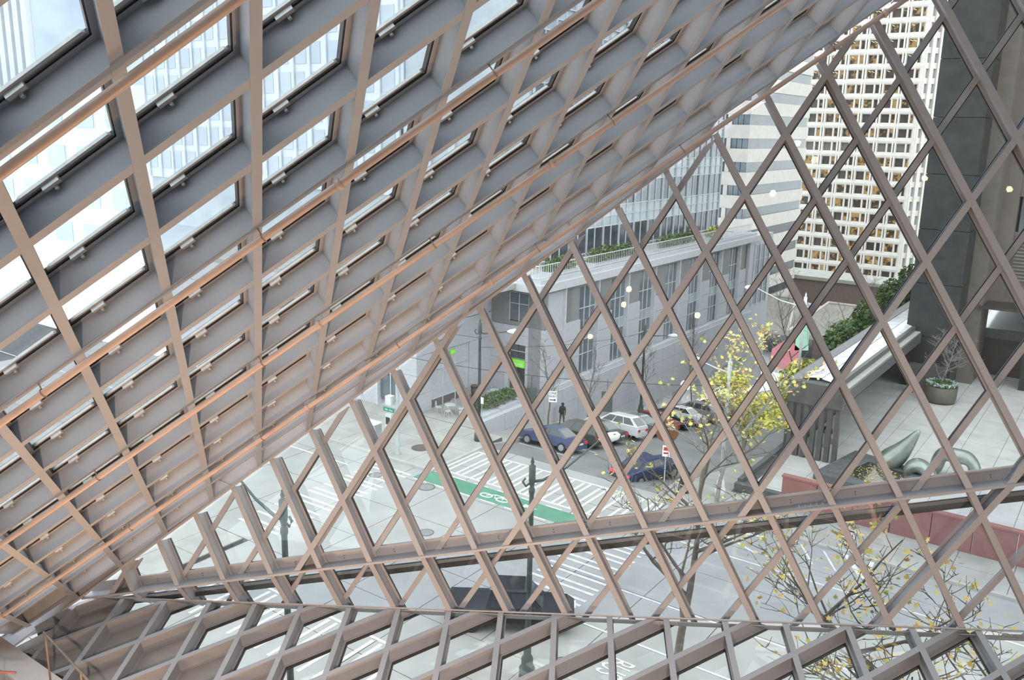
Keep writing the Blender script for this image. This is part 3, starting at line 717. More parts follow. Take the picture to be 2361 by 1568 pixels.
for k in range(4): gbox('window_bar', (XF + 0.2, 95.4 + k * 1.5, 1.0), (XF + 0.32, 95.55 + k * 1.5, 8.0), 'frame_pale')
gbox('cornice', (XF - 2.2, 52.4, 8.35), (XF + 0.35, 96.2, 8.95), 'stone_light')
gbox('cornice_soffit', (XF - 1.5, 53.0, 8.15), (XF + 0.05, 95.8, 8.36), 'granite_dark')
gbox('parapet_band', (XF - 2.0, 52.7, 8.95), (XF + 0.1, 96.0, 9.25), 'granite')
gbox('terrace_deck', (-70, 45.5, 8.5), (XF - 1.9, 96, 8.9), 'walk')
# lower retaining wall of big panels beside the sloping sidewalk
for k in range(20):
    y0 = 45.6 + k * 2.5
    for c in range(4):
        z1 = 0.48 - c * 1.25; z0 = z1 - 1.23
        if z1 < hz(y0): break
        gbox('granite_panel', (XF - 0.3, y0 + 0.015, z0), (XF + 0.42 - 0.0, y0 + 2.485, z1), 'granite')
# face towards the avenue: wall behind the terrace (door and sign), recess wall, front pier
def yface(x0, x1, z0, z1, m='granite', y=YF, name='granite_panel', dp=0.3): return gbox(name, (x0, y, z0), (x1, y + dp, z1), m)
gbox('return_wall', (-40.2, YF + 0.3, 0), (XF - 0.15, 57.5, 8.4), 'granite')
for z0, z1, m in ((5.4, 8.4, 'granite_dark'), ):
    yface(-40.2, -38.35, z0, z1, m); yface(-36.55, XF, z0, z1, m); yface(-38.35, -36.55, 7.9, 8.4, m); yface(-38.35, -36.55, 5.4, 5.75, m)
for z0 in (3.95, 4.7): yface(-40.2, XF, z0 + 0.01, z0 + 0.74)
for k in range(3): yface(-40.2, -38.25, 0.1 + k * 1.3, 1.38 + k * 1.3); yface(-36.75, XF, 0.1 + k * 1.3, 1.38 + k * 1.3)
for c in range(2):
    for z0, z1 in ((5.8, 7.1), (7.15, 7.85)): yface(-38.3 + c * 0.88, -37.5 + c * 0.88, z0, z1, 'window_blue', YF + 0.1, 'window_pane', 0.04)
    for z0, z1 in ((0.2, 2.15), (2.85, 3.4), (3.42, 3.92)): yface(-38.2 + c * 0.73, -37.52 + c * 0.73, z0, z1, 'window_dark', YF + 0.15, 'door_pane', 0.04)
for x in (-38.35, -37.47, -36.6): yface(x, x + 0.06, 5.75, 7.9, 'frame_pale', YF + 0.05, 'window_bar', 0.08)
yface(-38.3, -36.6, 7.1, 7.15, 'frame_pale', YF + 0.05, 'window_bar', 0.08)
yface(-38.6, -38.25, 0.1, 3.95, 'stone_light', YF - 0.1, 'door_pilaster', 0.3)
for z in (3.4,): yface(-38.2, -36.75, z, z + 0.05, 'frame_pale', YF + 0.1, 'window_bar', 0.06)
# recess side wall with tall shop windows
for k, (z0, z1) in enumerate(((4.3, 6.2), (6.25, 8.4))): gbox('granite_panel', (-40.3, 45.4, z0), (-40.0, YF, z1), 'granite')
gbox('granite_panel', (-40.3, 50.9, 0.1), (-40.0, YF, 4.28), 'granite')
for c in range(3):
    for z0, z1 in ((0.75, 2.9), (2.95, 4.2)): gbox('shop_pane', (-40.25, 46.5 + c * 1.45, z0), (-40.21, 47.85 + c * 1.45, z1), 'window_bronze')
for c in range(4): gbox('window_bar', (-40.2, 46.42 + c * 1.45, 0.1), (-40.1, 46.5 + c * 1.45, 4.25), 'frame_pale')
for z in (0.7, 2.9): gbox('window_bar', (-40.2, 46.4, z), (-40.1, 50.9, z + 0.06), 'frame_pale')
gbox('plinth_panel', (-40.24, 46.4, 0.1), (-40.15, 50.9, 0.7), 'brown_granite')
for z0 in (0.1, 1.5, 2.9): gbox('granite_panel', (-41.6, 44.8, z0), (-39.9, 46.4, z0 + 1.38), 'granite')
for z0, z1 in ((4.3, 6.2), (6.25, 8.4)): gbox('granite_panel', (-55, 44.8, z0), (-39.9, 45.4, z1), 'granite')
for k in range(4):
    x = -43.6 - k * 3.6
    for c in range(2):
        for z0, z1 in ((0.5, 2.4), (2.45, 4.2)): gbox('shop_pane', (x + c * 1.0, 45.1, z0), (x + 0.94 + c * 1.0, 45.14, z1), 'window_blue')
    gbox('window_bar', (x + 0.94, 45.02, 0.4), (x + 1.0, 45.1, 4.25), 'frame_pale')
    gbox('granite_panel', (x - 1.6, 44.8, 0.1), (x - 0.06, 45.5, 4.28), 'granite'); gbox('thin_pilaster', (x - 0.2, 44.7, 0.1), (x - 0.02, 44.95, 4.3), 'stone_light')
    gbox('window_pane', (x, 44.78, 5.9), (x + 1.0, 44.82, 7.9), 'window_blue'); gbox('window_pane', (x + 1.05, 44.78, 5.9), (x + 2.0, 44.82, 7.9), 'window_blue')
    gbox('window_bar', (x - 0.06, 44.72, 5.5), (x, 44.8, 8.0), 'frame_pale'); gbox('sill_ledge', (x - 0.1, 44.6, 5.55), (x + 2.1, 44.82, 5.85), 'stone_light')
# entrance sign
sg = empty('shop_sign', (-37.5, YF - 0.06, 2.5)); tag(sg, 'lime green sign with white lettering above the corner door', 'sign')
MB().box((-0.72, -0.05, -0.28), (0.72, 0.05, 0.28)).build('sign_board', 'sign_lime', sg)
FWD = Matrix(((1, 0, 0, 0), (0, 0, -1, 0), (0, 1, 0, 0), (0, 0, 0, 1)))       # text facing -Y
text_obj('sign_text', "SIMON'S", 0.33, 'sign_white', sg, Matrix.Translation((0, -0.06, -0.08)) @ FWD)
text_obj('sign_script', 'Espresso', 0.17, 'leaf_yellow', sg, Matrix.Translation((0.05, -0.06, 0.16)) @ FWD)
sg = empty('window_sign', (-40.02, 48.9, 3.9)); tag(sg, 'small lime green lit sign inside the tall shop window', 'sign')
MB().box((0.0, -0.25, -0.15), (0.05, 0.25, 0.15)).build('sign_board', 'sign_lime', sg)
# roof terrace railing and clipped hedges
rl = empty('terrace_railing', (0, 0, 9.25)); tag(rl, 'white metal railing around the granite building roof terrace', 'railing')
piece('top_rail', (XF - 0.25, 52.9, 1.0), (XF - 0.18, 95, 1.06), 'post_white', rl); piece('top_rail', (-46, 52.85, 1.0), (XF - 0.18, 52.92, 1.06), 'post_white', rl)
piece('bottom_rail', (XF - 0.25, 52.9, 0.12), (XF - 0.18, 95, 0.16), 'post_white', rl); piece('bottom_rail', (-46, 52.85, 0.12), (XF - 0.18, 52.92, 0.16), 'post_white', rl)
for k in range(140): piece('baluster', (XF - 0.23, 52.9 + k * 0.3, 0.1), (XF - 0.20, 52.93 + k * 0.3, 1.0), 'post_white', rl)
for k in range(36): piece('baluster', (-46 + k * 0.3, 52.87, 0.1), (-45.97 + k * 0.3, 52.90, 1.0), 'post_white', rl)

def blob(m, n=14, r=0.35, cx=(0, 0, 0), ext=(1, 1, 1), leaf=0.09, k=260, two=None):
    b_ = MB()
    for _ in range(k):
        while True:
            p = Vector((random.uniform(-1, 1), random.uniform(-1, 1), random.uniform(-1, 1)))
            if p.length < 1: break
        p = Vector((p.x * ext[0] + cx[0], p.y * ext[1] + cx[1], p.z * ext[2] + cx[2]))
        a = Vector((random.gauss(0, 1), random.gauss(0, 1), random.gauss(0, 1))).normalized(); c = a.orthogonal().normalized(); d = a.cross(c)
        s = leaf * random.uniform(0.6, 1.3)
        b_.add([p - c * s, p + d * s * 0.6, p + c * s, p - d * s * 0.6], [(0, 1, 2, 3)], random.choice((0, 1)) if two else 0)
    return b_
for k, (y0, y1) in enumerate(((54.6, 58.4), (61.0, 69.0), (73.5, 80.5), (84.5, 87.0))):
    h = empty('roof_hedge', (XF - 0.75, (y0 + y1) / 2, 9.25)); tag(h, ['clipped green roof hedge nearest the railing corner', 'longest clipped green hedge on the roof terrace', 'third green hedge along the roof terrace', 'last yellow-green shrub clump on the roof terrace'][k], 'hedge', 'hedges on the roof terrace')
    n_ = max(3, int((y1 - y0) / 0.8))
    hb = MB()
    for q in range(n_):
        bb = blob('hedge', cx=(0, -(y1 - y0) / 2 + (q + 0.5) * (y1 - y0) / n_, 0.75), ext=(0.55, 0.6, random.uniform(0.6, 0.85)), leaf=0.13, k=170, two=True)
        hb.add(bb.v, bb.f); hb.mi[-len(bb.f):] = bb.mi
    f_ = hb.build('foliage', ['hedge', 'leaf_lime' if k == 3 else 'soil_green'], h); f_['kind'] = 'stuff'
    MB().box((-0.5, -(y1 - y0) / 2, 0.0), (0.5, (y1 - y0) / 2, 0.35)).build('trough', 'granite', h)
# ================================================================== glass tower standing on the granite building
gt = empty('glass_tower'); tag(gt, 'blue-grey curtain wall tower rising behind the roof terrace hedges', 'building')
XT = -40.0
piece('tower_core', (-91, 58.2, 8.9), (XT - 0.1, 97.0, 90), 'window_pale', gt)
cols = 26; wy = (96.6 - 58.6) / cols
for r in range(5):
    z0 = 9.3 + r * 4.0
    for c in range(cols):
        y = 58.6 + c * wy
        for k, (a, b_) in enumerate(((0.0, 2.2), (2.2, 3.1), (3.1, 4.0))):
            mm = ('window_blue' if (c * 7 + r * 3) % 5 else 'window_dark') if k == 0 else 'window_pale'
            if r == 0 and k == 0: mm = 'window_dark'
            if r > 2 and (c + k) % 2 and k: continue
            piece('curtain_pane', (XT - 0.06, y + 0.05, z0 + a + 0.04), (XT, y + wy - 0.03, z0 + b_ - 0.04), mm, gt)
for c in range(cols + 1): piece('mullion', (XT - 0.05, 58.6 + c * wy - 0.05, 9.0), (XT + (0.16 if c % 2 == 0 else 0.08), 58.6 + c * wy + 0.05, 40), 'frame_pale', gt)
for r in range(8):
    for a in (0, 2.2, 3.1): piece('transom', (XT - 0.05, 58.6, 9.3 + r * 4 + a - 0.05), (XT + 0.07, 96.7, 9.3 + r * 4 + a + 0.05), 'frame_pale', gt)
for k in range(5):                                          # end bay windows above the railing corner
    x = -41.2 - k * 2.6
    piece('end_pane', (x - 0.9, 58.14, 9.4), (x - 0.06, 58.19, 12.6), 'window_blue', gt); piece('end_pane', (x, 58.14, 9.4), (x + 0.84, 58.19, 12.6), 'window_blue', gt)
    piece('mullion', (x - 0.06, 58.05, 9.3), (x, 58.2, 12.7), 'frame_pale', gt); piece('end_pier', (x - 1.7, 58.0, 9.0), (x - 0.95, 58.25, 20), 'stone_light', gt)
# ---- beige banded tower
bt = empty('banded_tower'); tag(bt, 'beige office block with dark ribbon windows behind the glass tower', 'building')
piece('tower_core', (-90, 146, -17), (-56.0, 176, 60), 'window_dark', bt)
for r in range(20):
    z = -16 + r * 3.9
    piece('beige_band', (-90.3, 145.6, z), (-55.7, 176.3, z + 2.2), 'beige_band', bt)
    piece('corner_band', (-59.6, 145.5, z + 2.2), (-58.9, 146, z + 3.9), 'beige_band', bt)
    for c in range(3): piece('ribbon_pane', (-58.8 + c * 0.95, 145.8, z + 2.2), (-57.95 + c * 0.95, 145.95, z + 3.9), 'window_blue', bt)

# ---- white tower with arched window bays
wt = empty('white_tower'); tag(wt, 'tall white concrete tower with rows of warm lit windows', 'building')
YT = 250.0; XL, XR = -89.2, -51.5
fh = 3.72; ztop = 62.0; zb = -17.6; nfl = int((ztop - zb) / fh)
piece('tower_core', (XL + 0.4, YT + 1.2, zb - 2), (XR, YT + 34, ztop), 'tower_dim', wt)
bays = 8; bw = (XR - XL) / bays
for k in range(bays + 1):
    x = XL + k * bw
    piece('pier', (x - 0.62, YT - 0.5, zb), (x - 0.20, YT + 1.2, ztop), 'tower_white', wt); piece('pier', (x + 0.05, YT - 0.5, zb), (x + 0.47, YT + 1.2, ztop), 'tower_white', wt)
    if k < bays:
        piece('mid_pier', (x + 2.62, YT - 0.3, zb), (x + 3.02, YT + 1.2, ztop), 'tower_white', wt)
spb = MB()                                                   # spandrel with a bulging arched sill
prof = [(0.0, -0.05), (0.25, -0.42), (0.75, -0.55), (1.35, -0.45), (1.62, -0.05), (1.62, 0.6), (0.0, 0.6)]
spb.prism([(0, y, z) for z, y in prof], (1, 0, 0)); SPAN = spb.mesh('spandrel', 'tower_white')
for f_ in range(nfl):
    z = zb + f_ * fh
    o = link('spandrel', SPAN, wt); o.location = (XL - 0.3, YT, z + fh - 1.62); o.scale = (XR - XL + 0.6, 1, 1)
wm = ['tower_lit', 'tower_dim', 'tower_half', 'tower_lit', 'tower_dim', 'tower_half']
rs = random.Random(5); cnt = 0
for f_ in range(nfl - 1, -1, -1):
    z = zb + f_ * fh
    for k in range(bays):
        x = XL + k * bw
        for a, w_ in ((0.5, 2.1), (3.05, 0.98)):
            c = (x + a + w_ / 2, YT + 0.6, z + 1)
            if not in_view(c, 40): continue
            lou = f_ == 9
            o = piece('louvre_panel' if lou else 'tower_window', (x + a, YT + 0.62, z + 0.05), (x + a + w_, YT + 0.7, z + fh - 1.5), 'louvre' if lou else rs.choice(wm), wt)
            if not lou and a < 1 and f_ > 9 and rs.random() < 0.75:
                for q in range(rs.choice((1, 2))):
                    xx = x + a + 0.15 + q * 0.85; zz = z + fh - 1.85 - 0.1 * q
                    b_ = MB().hexa([(xx, YT + 0.52, zz), (xx + 0.7, YT + 0.52, zz - 0.3), (xx + 0.7, YT + 0.52, zz - 0.18), (xx, YT + 0.52, zz + 0.12)],
                                   [(xx, YT + 0.56, zz), (xx + 0.7, YT + 0.56, zz - 0.3), (xx + 0.7, YT + 0.56, zz - 0.18), (xx, YT + 0.56, zz + 0.12)])
                    if cnt < 70: b_.build('office_strip', 'office_lamp', wt); cnt += 1
# chamfered side with narrow slots
cx0, cx1, cy1 = XR, -43.0, YT + 10.0
dch = Vector((cx1 - cx0, cy1 - YT, 0)); nch = 6; dn = dch.normalized()
for k in range(nch + 1):
    p = Vector((cx0, YT, 0)) + dch * (k / nch)
    MB().hexa([tuple(p + dn * a + Vector((b_, -b_, 0)) + Vector((0, 0, zb))) for a, b_ in ((-0.5, 0.3), (0.5, 0.3), (0.5, -0.8), (-0.5, -0.8))],
              [tuple(p + dn * a + Vector((b_, -b_, 0)) + Vector((0, 0, ztop))) for a, b_ in ((-0.5, 0.3), (0.5, 0.3), (0.5, -0.8), (-0.5, -0.8))]).build('pier', 'tower_white', wt)
for f_ in range(nfl):
    z = zb + f_ * fh + 2.3
    a = Vector((cx0, YT, 0)); b_ = Vector((cx1, cy1, 0)); o2 = Vector((-0.6, 0.6, 0))
    MB().hexa([(a.x, a.y, z), (b_.x, b_.y, z), (b_.x - .7, b_.y + .7, z), (a.x - .7, a.y + .7, z)], [(a.x, a.y, z + 1.42), (b_.x, b_.y, z + 1.42), (b_.x - .7, b_.y + .7, z + 1.42), (a.x - .7, a.y + .7, z + 1.42)]).build('side_spandrel', 'tower_white', wt)
MB().hexa([(cx0, YT + 0.9, zb), (cx1 - .6, cy1 + .5, zb), (cx1 - .6, cy1 + 24, zb), (cx0, YT + 34, zb)], [(cx0, YT + 0.9, ztop), (cx1 - .6, cy1 + .5, ztop), (cx1 - .6, cy1 + 24, ztop), (cx0, YT + 34, ztop)]).build('side_core', 'window_pale', wt)
piece('base_band', (XL - 1, YT - 1.2, zb - 1.6), (XR + 4, YT + 2, zb), 'tower_white', wt)

# ---- low pavilion with folded roof in front of the white tower
pv = empty('low_pavilion', (-44, 150, -18)); tag(pv, 'low tan pavilion with folded pale-ridged roof before the white tower', 'building')
MB().box((-18, 0, 0), (12, 24, 5.0)).build('pavilion_wall', 'brickish', pv)
for k in range(2):
    x0 = -18 + k * 15
    MB().add([(x0, -2, 5), (x0 + 15, -2, 5), (x0 + 15, 24, 5), (x0, 24, 5), (x0 + 3, 10, 8.6), (x0 + 12, 10, 8.6)], [(0, 1, 5, 4), (1, 2, 5), (2, 3, 4, 5), (3, 0, 4), (0, 3, 2, 1)]).build('roof_fold', 'roof_tan', pv)
    MB().tube([(x0, -2, 5.1), (x0 + 3, 10, 8.7), (x0 + 12, 10, 8.7), (x0 + 15, -2, 5.1)], 0.28, 5).build('ridge', 'ridge_tan', pv)
MB().box((-18.3, -2.3, 4.3), (12.3, -1.9, 5.0)).build('fascia', 'roof_tan', pv)
for k in range(6): MB().box((-16 + k * 4.6, -0.1, 0.4), (-13 + k * 4.6, 0.05, 3.8)).build('pavilion_window', 'window_dark', pv)
bw_ = empty('brick_terrace', (-44, 185, -19)); tag(bw_, 'brown brick terrace block under the white tower', 'building')
MB().box((-34, 0, 0), (26, 10, 9.5)).build('terrace_wall', 'brickish', bw_); MB().box((-34.5, -0.5, 9.5), (26.5, 10, 10.2)).build('coping', 'walk', bw_)
for k, (x, z, w_, h_, m) in enumerate(((-40.5, -11.5, 5.0, 5.0, 'banner_red'), (-38.4, -8.2, 2.0, 4.5, 'banner_green'), (-34.0, -12.2, 5.5, 3.0, 'banner_green'))):
    e_ = empty('street_banner', (x, 128, z - 3)); tag(e_, ['large red banner shape down the street', 'tall pale green banner beside the red one', 'wide pale green banner low down the street'][k], 'banner')
    MB().prism([(-w_ / 2, 0, 0), (w_ / 2, 0, 0.3), (w_ / 2 * 0.8, 0, h_ * 0.7), (0, 0, h_), (-w_ / 2 * 0.9, 0, h_ * 0.6)], (0, 0.15, 0)).build('banner_cloth', m, e_)
    MB().tube([(0, 0.1, -4), (0, 0.1, h_)], 0.08, 6).build('banner_pole', 'post_green', e_)

# ---- bay and far shore
hb = MB(); nx = 60
for i in range(nx + 1):
    x = -1500 + i * 30; z = -20 + 36 + 26 * math.sin(i * 0.37) * math.sin(i * 0.11 + 1) + random.uniform(-3, 3)
    hb.v += [(x, 2600, -55), (x, 2600 + 60, z * 0.6), (x, 2800, z)]
for i in range(nx):
    for k in range(2): hb.f.append((i * 3 + k, (i + 1) * 3 + k, (i + 1) * 3 + k + 1, i * 3 + k + 1)); hb.mi.append(0)
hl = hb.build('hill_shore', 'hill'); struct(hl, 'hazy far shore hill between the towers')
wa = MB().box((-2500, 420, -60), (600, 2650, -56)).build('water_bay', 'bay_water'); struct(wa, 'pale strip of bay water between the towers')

# ---- dark granite tower beside the plaza
dt = empty('dark_tower', (0, 0, 0)); tag(dt, 'dark polished granite tower with brown stone bays above the plaza', 'building')
for k in range(12): piece('column_block', (-14.55, 76.2, k * 4.3), (-10.9, 79.6, k * 4.3 + 4.26), 'dark_granite', dt)
piece('stone_pier', (-11.6, 80.0, 0), (-9.75, 84.2, 52), 'brown_granite', dt)
for k in range(9):
    x = -9.9 + k * 6.0
    piece('stone_pier', (x, 83.0, 6.6), (x + 1.3, 84.2, 50), 'brown_granite', dt)
    for r in range(6):
        z = 12.5 + r * 4.6
        piece('stone_spandrel', (x + 1.3, 83.4, z + 2.9), (x + 6.0, 84.2, z + 4.58), 'brown_granite', dt)
        for c in range(2): piece('tower_pane', (x + 1.5 + c * 2.25, 83.7, z), (x + 3.65 + c * 2.25, 83.75, z + 2.9), 'window_dark', dt)
        piece('pane_bar', (x + 3.65, 83.55, z), (x + 3.75, 83.75, z + 2.9), 'brown_granite', dt)
    piece('louvre_frame', (x + 1.3, 83.6, 8.2), (x + 6.0, 84.2, 12.5), 'brown_granite', dt)
    for c in range(2):
        for q in range(13): piece('louvre_blade', (x + 1.5 + c * 2.25, 83.45, 8.5 + q * 0.29), (x + 3.6 + c * 2.25, 83.6, 8.62 + q * 0.29), 'louvre', dt)
piece('stone_beam', (-9.9, 83.2, 6.6), (46, 84.3, 8.2), 'brown_granite', dt)
piece('tower_core', (-10.5, 84.2, 6.6), (46, 110, 52), 'lobby', dt)
piece('lobby_wall', (-4.6, 84.4, 0), (46, 100, 6.6), 'lobby', dt)
piece('lobby_column', (-6.4, 80.6, 0), (-5.0, 82.0, 6.6), 'dark_granite', dt)
piece('lobby_soffit', (-10.0, 79.6, 6.5), (46, 84.3, 6.7), 'lobby', dt)
for k in range(5): piece('lobby_column', (0.6 + k * 6.0, 81.6, 0), (1.6 + k * 6.0, 82.6, 6.6), 'dark_granite', dt); piece('lobby_pane', (-4.4 + k * 6, 84.3, 0.2), (1.3 + k * 6, 84.36, 5.8), 'window_dark', dt)
piece('dark_panel', (-13.6, 74.2, 0.0), (-10.9, 74.6, 2.4), 'canopy_metal', dt)

# ---- plaza paving
pz = struct(empty('floor_plaza'), 'grey stone plaza paved with large square slabs and damp stains')
piece('plaza_bed', (-17, 45.6, -0.3), (40, 120, -0.03), 'joint', pz)
for ix in range(10):
    for iy in range(22):
        x0 = -16.4 + ix * 2.2; y0 = 46.0 + iy * 2.0
        piece('paving_slab', (x0 + 0.012, y0 + 0.012, -0.03), (x0 + 2.188, y0 + 1.988, random.uniform(-0.003, 0.003)), 'paving', pz)
piece('paving_rest', (5.65, 46, -0.03), (40, 120, 0), 'paving', pz); piece('paving_rest', (-16.4, 90.05, -0.03), (5.6, 120, 0), 'paving', pz)
rw = empty('red_wall', (0, 0, 0)); tag(rw, 'low dull red wall between sidewalk and plaza', 'wall')
for k in range(12): piece('wall_panel', (-14.0 + k * 1.9, 45.62, 0.1), (-12.14 + k * 1.9, 45.95, 1.75), 'red_wall', rw)
piece('wall_coping', (-14.05, 45.58, 1.75), (8.9, 46.0, 1.85), 'red_wall', rw)
st = empty('plaza_steps', (-16.9, 46.2, 0)); tag(st, 'dark stone steps beside the yellow tree at the plaza edge', 'steps')
for k in range(3): MB().box((0, k * 0.38, 0), (3.4, k * 0.38 + 0.36, 0.45 - k * 0.15)).build('step', 'pool_stone', st)

# ---- glazed canopy
cn = empty('glass_canopy', (0, 0, 0)); tag(cn, 'dark edged canopy with glass roof whitened for mirrored sky slanting along the plaza', 'canopy')
X0, X1, ZC = -16.75, -13.35, 5.0
piece('canopy_fascia', (X0, 53.9, 3.55), (X1, 54.3, ZC - 0.05), 'canopy_metal', cn)
piece('side_fascia', (X1 - 0.35, 53.9, 3.75), (X1, 100, 4.55), 'canopy_metal', cn); piece('side_ledge', (X1 - 0.55, 54.0, 4.55), (X1 - 0.1, 100, 4.62), 'kerb', cn)
piece('side_upstand', (X1 - 0.75, 54.2, 4.5), (X1 - 0.5, 100, 5.0), 'canopy_metal', cn)
MB().hexa([(X0, 53.9, 4.9), (X0 + 0.75, 53.9, 4.9), (X0 + 0.75, 100, 4.9), (X0, 100, 4.9)], [(X0, 53.9, 5.0), (X0 + 0.75, 53.9, 5.12), (X0 + 0.75, 100, 5.12), (X0, 100, 5.0)]).build('gutter_plate', 'canopy_gutter', cn)
piece('wall_behind', (-16.95, 54.6, 0), (-16.5, 100, 4.9), 'canopy_metal', cn)
for k in range(27):                                          # angular glass panes with dark leads
    y0, y1 = 54.4 + k * 1.7, 54.4 + (k + 1) * 1.7
    zig = 0.5 * (-1) ** k
    for a, b_, z in ((X0 + 0.78, -14.9, 0.10), (-14.9, X1 - 0.76, 0.02)):
        MB().add([(a + 0.02, y0 + 0.03, 5.12 if a < -15.5 else 5.2), (b_ - 0.02, y0 + zig * 0.5 + 0.03, 5.2 if a < -15.5 else 4.98), (b_ - 0.02, y1 + -zig * 0.5 - 0.03, 5.2 if a < -15.5 else 4.98), (a + 0.02, y1 - 0.03, 5.12 if a < -15.5 else 5.2)],
                 [(0, 1, 2, 3)]).build('canopy_pane', 'canopy_sky_glass', cn)
piece('lead_bed', (X0 + 0.7, 54.3, 4.86), (X1 - 0.7, 100, 4.96), 'lead_line', cn)
for k in range(7): piece('slat', (X0 + 0.15 + k * 0.48, 54.0, 0.0), (X0 + 0.42 + k * 0.48, 54.35, 3.6), 'canopy_metal', cn)
c2 = empty('far_canopy', (-10.3, 84.5, 0)); tag(c2, 'second glass canopy, whitened for mirrored sky, glimpsed between the dark columns', 'canopy')
for k in range(4):
    MB().hexa([(0, k * 3, 4.0 + k * 0.15), (5.2, k * 3, 4.0 + k * 0.15), (5.2, k * 3 + 2.9, 4.1 + k * 0.15), (0, k * 3 + 2.9, 4.1 + k * 0.15)], [(0, k * 3, 4.1 + k * 0.15), (5.2, k * 3, 4.1 + k * 0.15), (5.2, k * 3 + 2.9, 4.3 + k * 0.15), (0, k * 3 + 2.9, 4.3 + k * 0.15)]).build('canopy_pane', 'canopy_sky_glass', c2)
MB().box((-0.2, -0.3, 3.3), (5.4, 0, 4.1)).build('canopy_fascia', 'canopy_metal', c2); MB().box((0.0, 0.2, 0), (5.2, 12, 3.3)).build('shop_body', 'lobby', c2)

# ---- bronze sculpture, pool and planter
def loft(rings, k=14):
    b_ = MB(); n0 = 0
    for (c, rx, ry, ax) in rings:
        c = Vector(c); ax = Vector(ax).normalized(); a = Vector((0, 1, 0)) if abs(ax.y) < 0.9 else Vector((1, 0, 0)); a = (a - ax * a.dot(ax)).normalized(); d = ax.cross(a)
        for j in range(k):
            t = 2 * math.pi * j / k; b_.v.append(tuple(c + a * math.cos(t) * rx + d * math.sin(t) * ry))
    m_ = len(rings)
    for i in range(m_ - 1):
        for j in range(k): b_.f.append((i * k + j, i * k + (j + 1) % k, (i + 1) * k + (j + 1) % k, (i + 1) * k + j)); b_.mi.append(0)
    b_.f.append(tuple(range(k - 1, -1, -1))); b_.f.append(tuple((m_ - 1) * k + j for j in range(k))); b_.mi += [0, 0]
    return b_
def sculpt(name, label, loc, rings):
    e_ = empty(name, loc); tag(e_, label, 'sculpture', 'bronze sculpture pieces in the plaza')
    o = loft(rings).build('bronze_form', 'bronze', e_, True)
    md = o.modifiers.new('sub', 'SUBSURF'); md.levels = 2; md.render_levels = 2
sculpt('bronze_sculpture', 'green bronze sculpture piece with a tall curved horn', (-10.1, 55.0, 0),
       [((-1.0, 0, 0.1), 0.9, 0.5, (1, 0, 0.3)), ((-0.7, 0, 0.5), 1.0, 0.7, (1, 0, 0.6)), ((-0.1, 0, 1.0), 0.8, 0.75, (0.7, 0, 1)), ((0.35, 0, 1.7), 0.5, 0.5, (0.4, 0, 1)), ((0.75, 0, 2.4), 0.32, 0.30, (0.4, 0, 1)), ((1.05, 0, 3.0), 0.14, 0.12, (0.4, 0, 1))])
sculpt('bronze_sculpture', 'low rounded green bronze piece beside the horned one', (-8.9, 54.6, 0),
       [((-0.6, 0, 0.1), 0.5, 0.3, (1, 0, 1)), ((-0.3, 0, 0.8), 0.6, 0.45, (1, 0, 0.8)), ((0.2, 0, 1.0), 0.65, 0.5, (1, 0, 0)), ((0.8, 0, 0.6), 0.55, 0.4, (1, 0, -0.8)), ((1.1, 0, 0.1), 0.4, 0.25, (1, 0, -1))])
sculpt('bronze_sculpture', 'saddle shaped bronze piece furthest along, with two blunt arms', (-7.2, 56.3, 0),
       [((-0.9, 0, 0.05), 0.5, 0.35, (0, 0, 1)), ((-0.85, 0, 0.9), 0.6, 0.45, (0.1, 0, 1)), ((-0.6, 0, 1.5), 0.6, 0.5, (1, 0, 0.6)), ((0.1, 0, 1.35), 0.55, 0.5, (1, 0, 0)), ((0.8, 0, 1.5), 0.55, 0.45, (1, 0, -0.3)), ((1.25, 0, 0.9), 0.5, 0.4, (0.2, 0, -1)), ((1.3, 0, 0.05), 0.45, 0.35, (0, 0, -1))])
pl = empty('reflecting_pool', (-12.6, 51.6, 0)); tag(pl, 'dark stone pool with gold leaf littered water beside the sculpture', 'pool')
MB().prism([(-1.2, -0.8, 0.0), (3.0, -1.6, 0.0), (4.2, 3.4, 0.0), (-0.2, 4.6, 0.0)], (0, 0, 0.45)).build('pool_rim', 'pool_stone', pl)
MB().prism([(0.3, 0.2, 0.44), (2.6, -0.8, 0.44), (3.6, 2.4, 0.44), (1.0, 3.0, 0.44)], (0, 0, 0.02)).build('pool_water', 'pool_water', pl)
lb = MB()
for _ in range(260):
    a, b_ = random.random(), random.random(); p = Vector((0.3 + 2.4 * a + 0.8 * b_, 0.2 - 0.9 * a + 2.6 * b_, 0.475)); s = random.uniform(0.02, 0.05)
    lb.add([p + Vector((-s, 0, 0)), p + Vector((0, -s, 0)), p + Vector((s, 0, 0)), p + Vector((0, s, 0))], [(0, 1, 2, 3)])
o = lb.build('leaf_litter', 'leaf_amber', pl); o['kind'] = 'stuff'
# ================================================================== buildings seen through the overhead glass
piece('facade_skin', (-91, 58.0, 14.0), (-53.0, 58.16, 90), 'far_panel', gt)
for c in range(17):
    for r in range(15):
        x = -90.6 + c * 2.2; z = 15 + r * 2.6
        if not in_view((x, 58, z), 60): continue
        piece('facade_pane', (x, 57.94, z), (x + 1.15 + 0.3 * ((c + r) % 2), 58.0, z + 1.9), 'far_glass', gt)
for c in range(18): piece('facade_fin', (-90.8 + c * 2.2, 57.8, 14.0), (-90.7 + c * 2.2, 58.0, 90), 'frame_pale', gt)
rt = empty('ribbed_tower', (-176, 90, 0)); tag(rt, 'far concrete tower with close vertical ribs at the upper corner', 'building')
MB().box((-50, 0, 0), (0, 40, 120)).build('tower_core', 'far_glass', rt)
for k in range(16): MB().box((-50 + k * 3.2, -1.0, 0), (-48.1 + k * 3.2, 0, 120)).build('rib', 'far_concrete', rt)
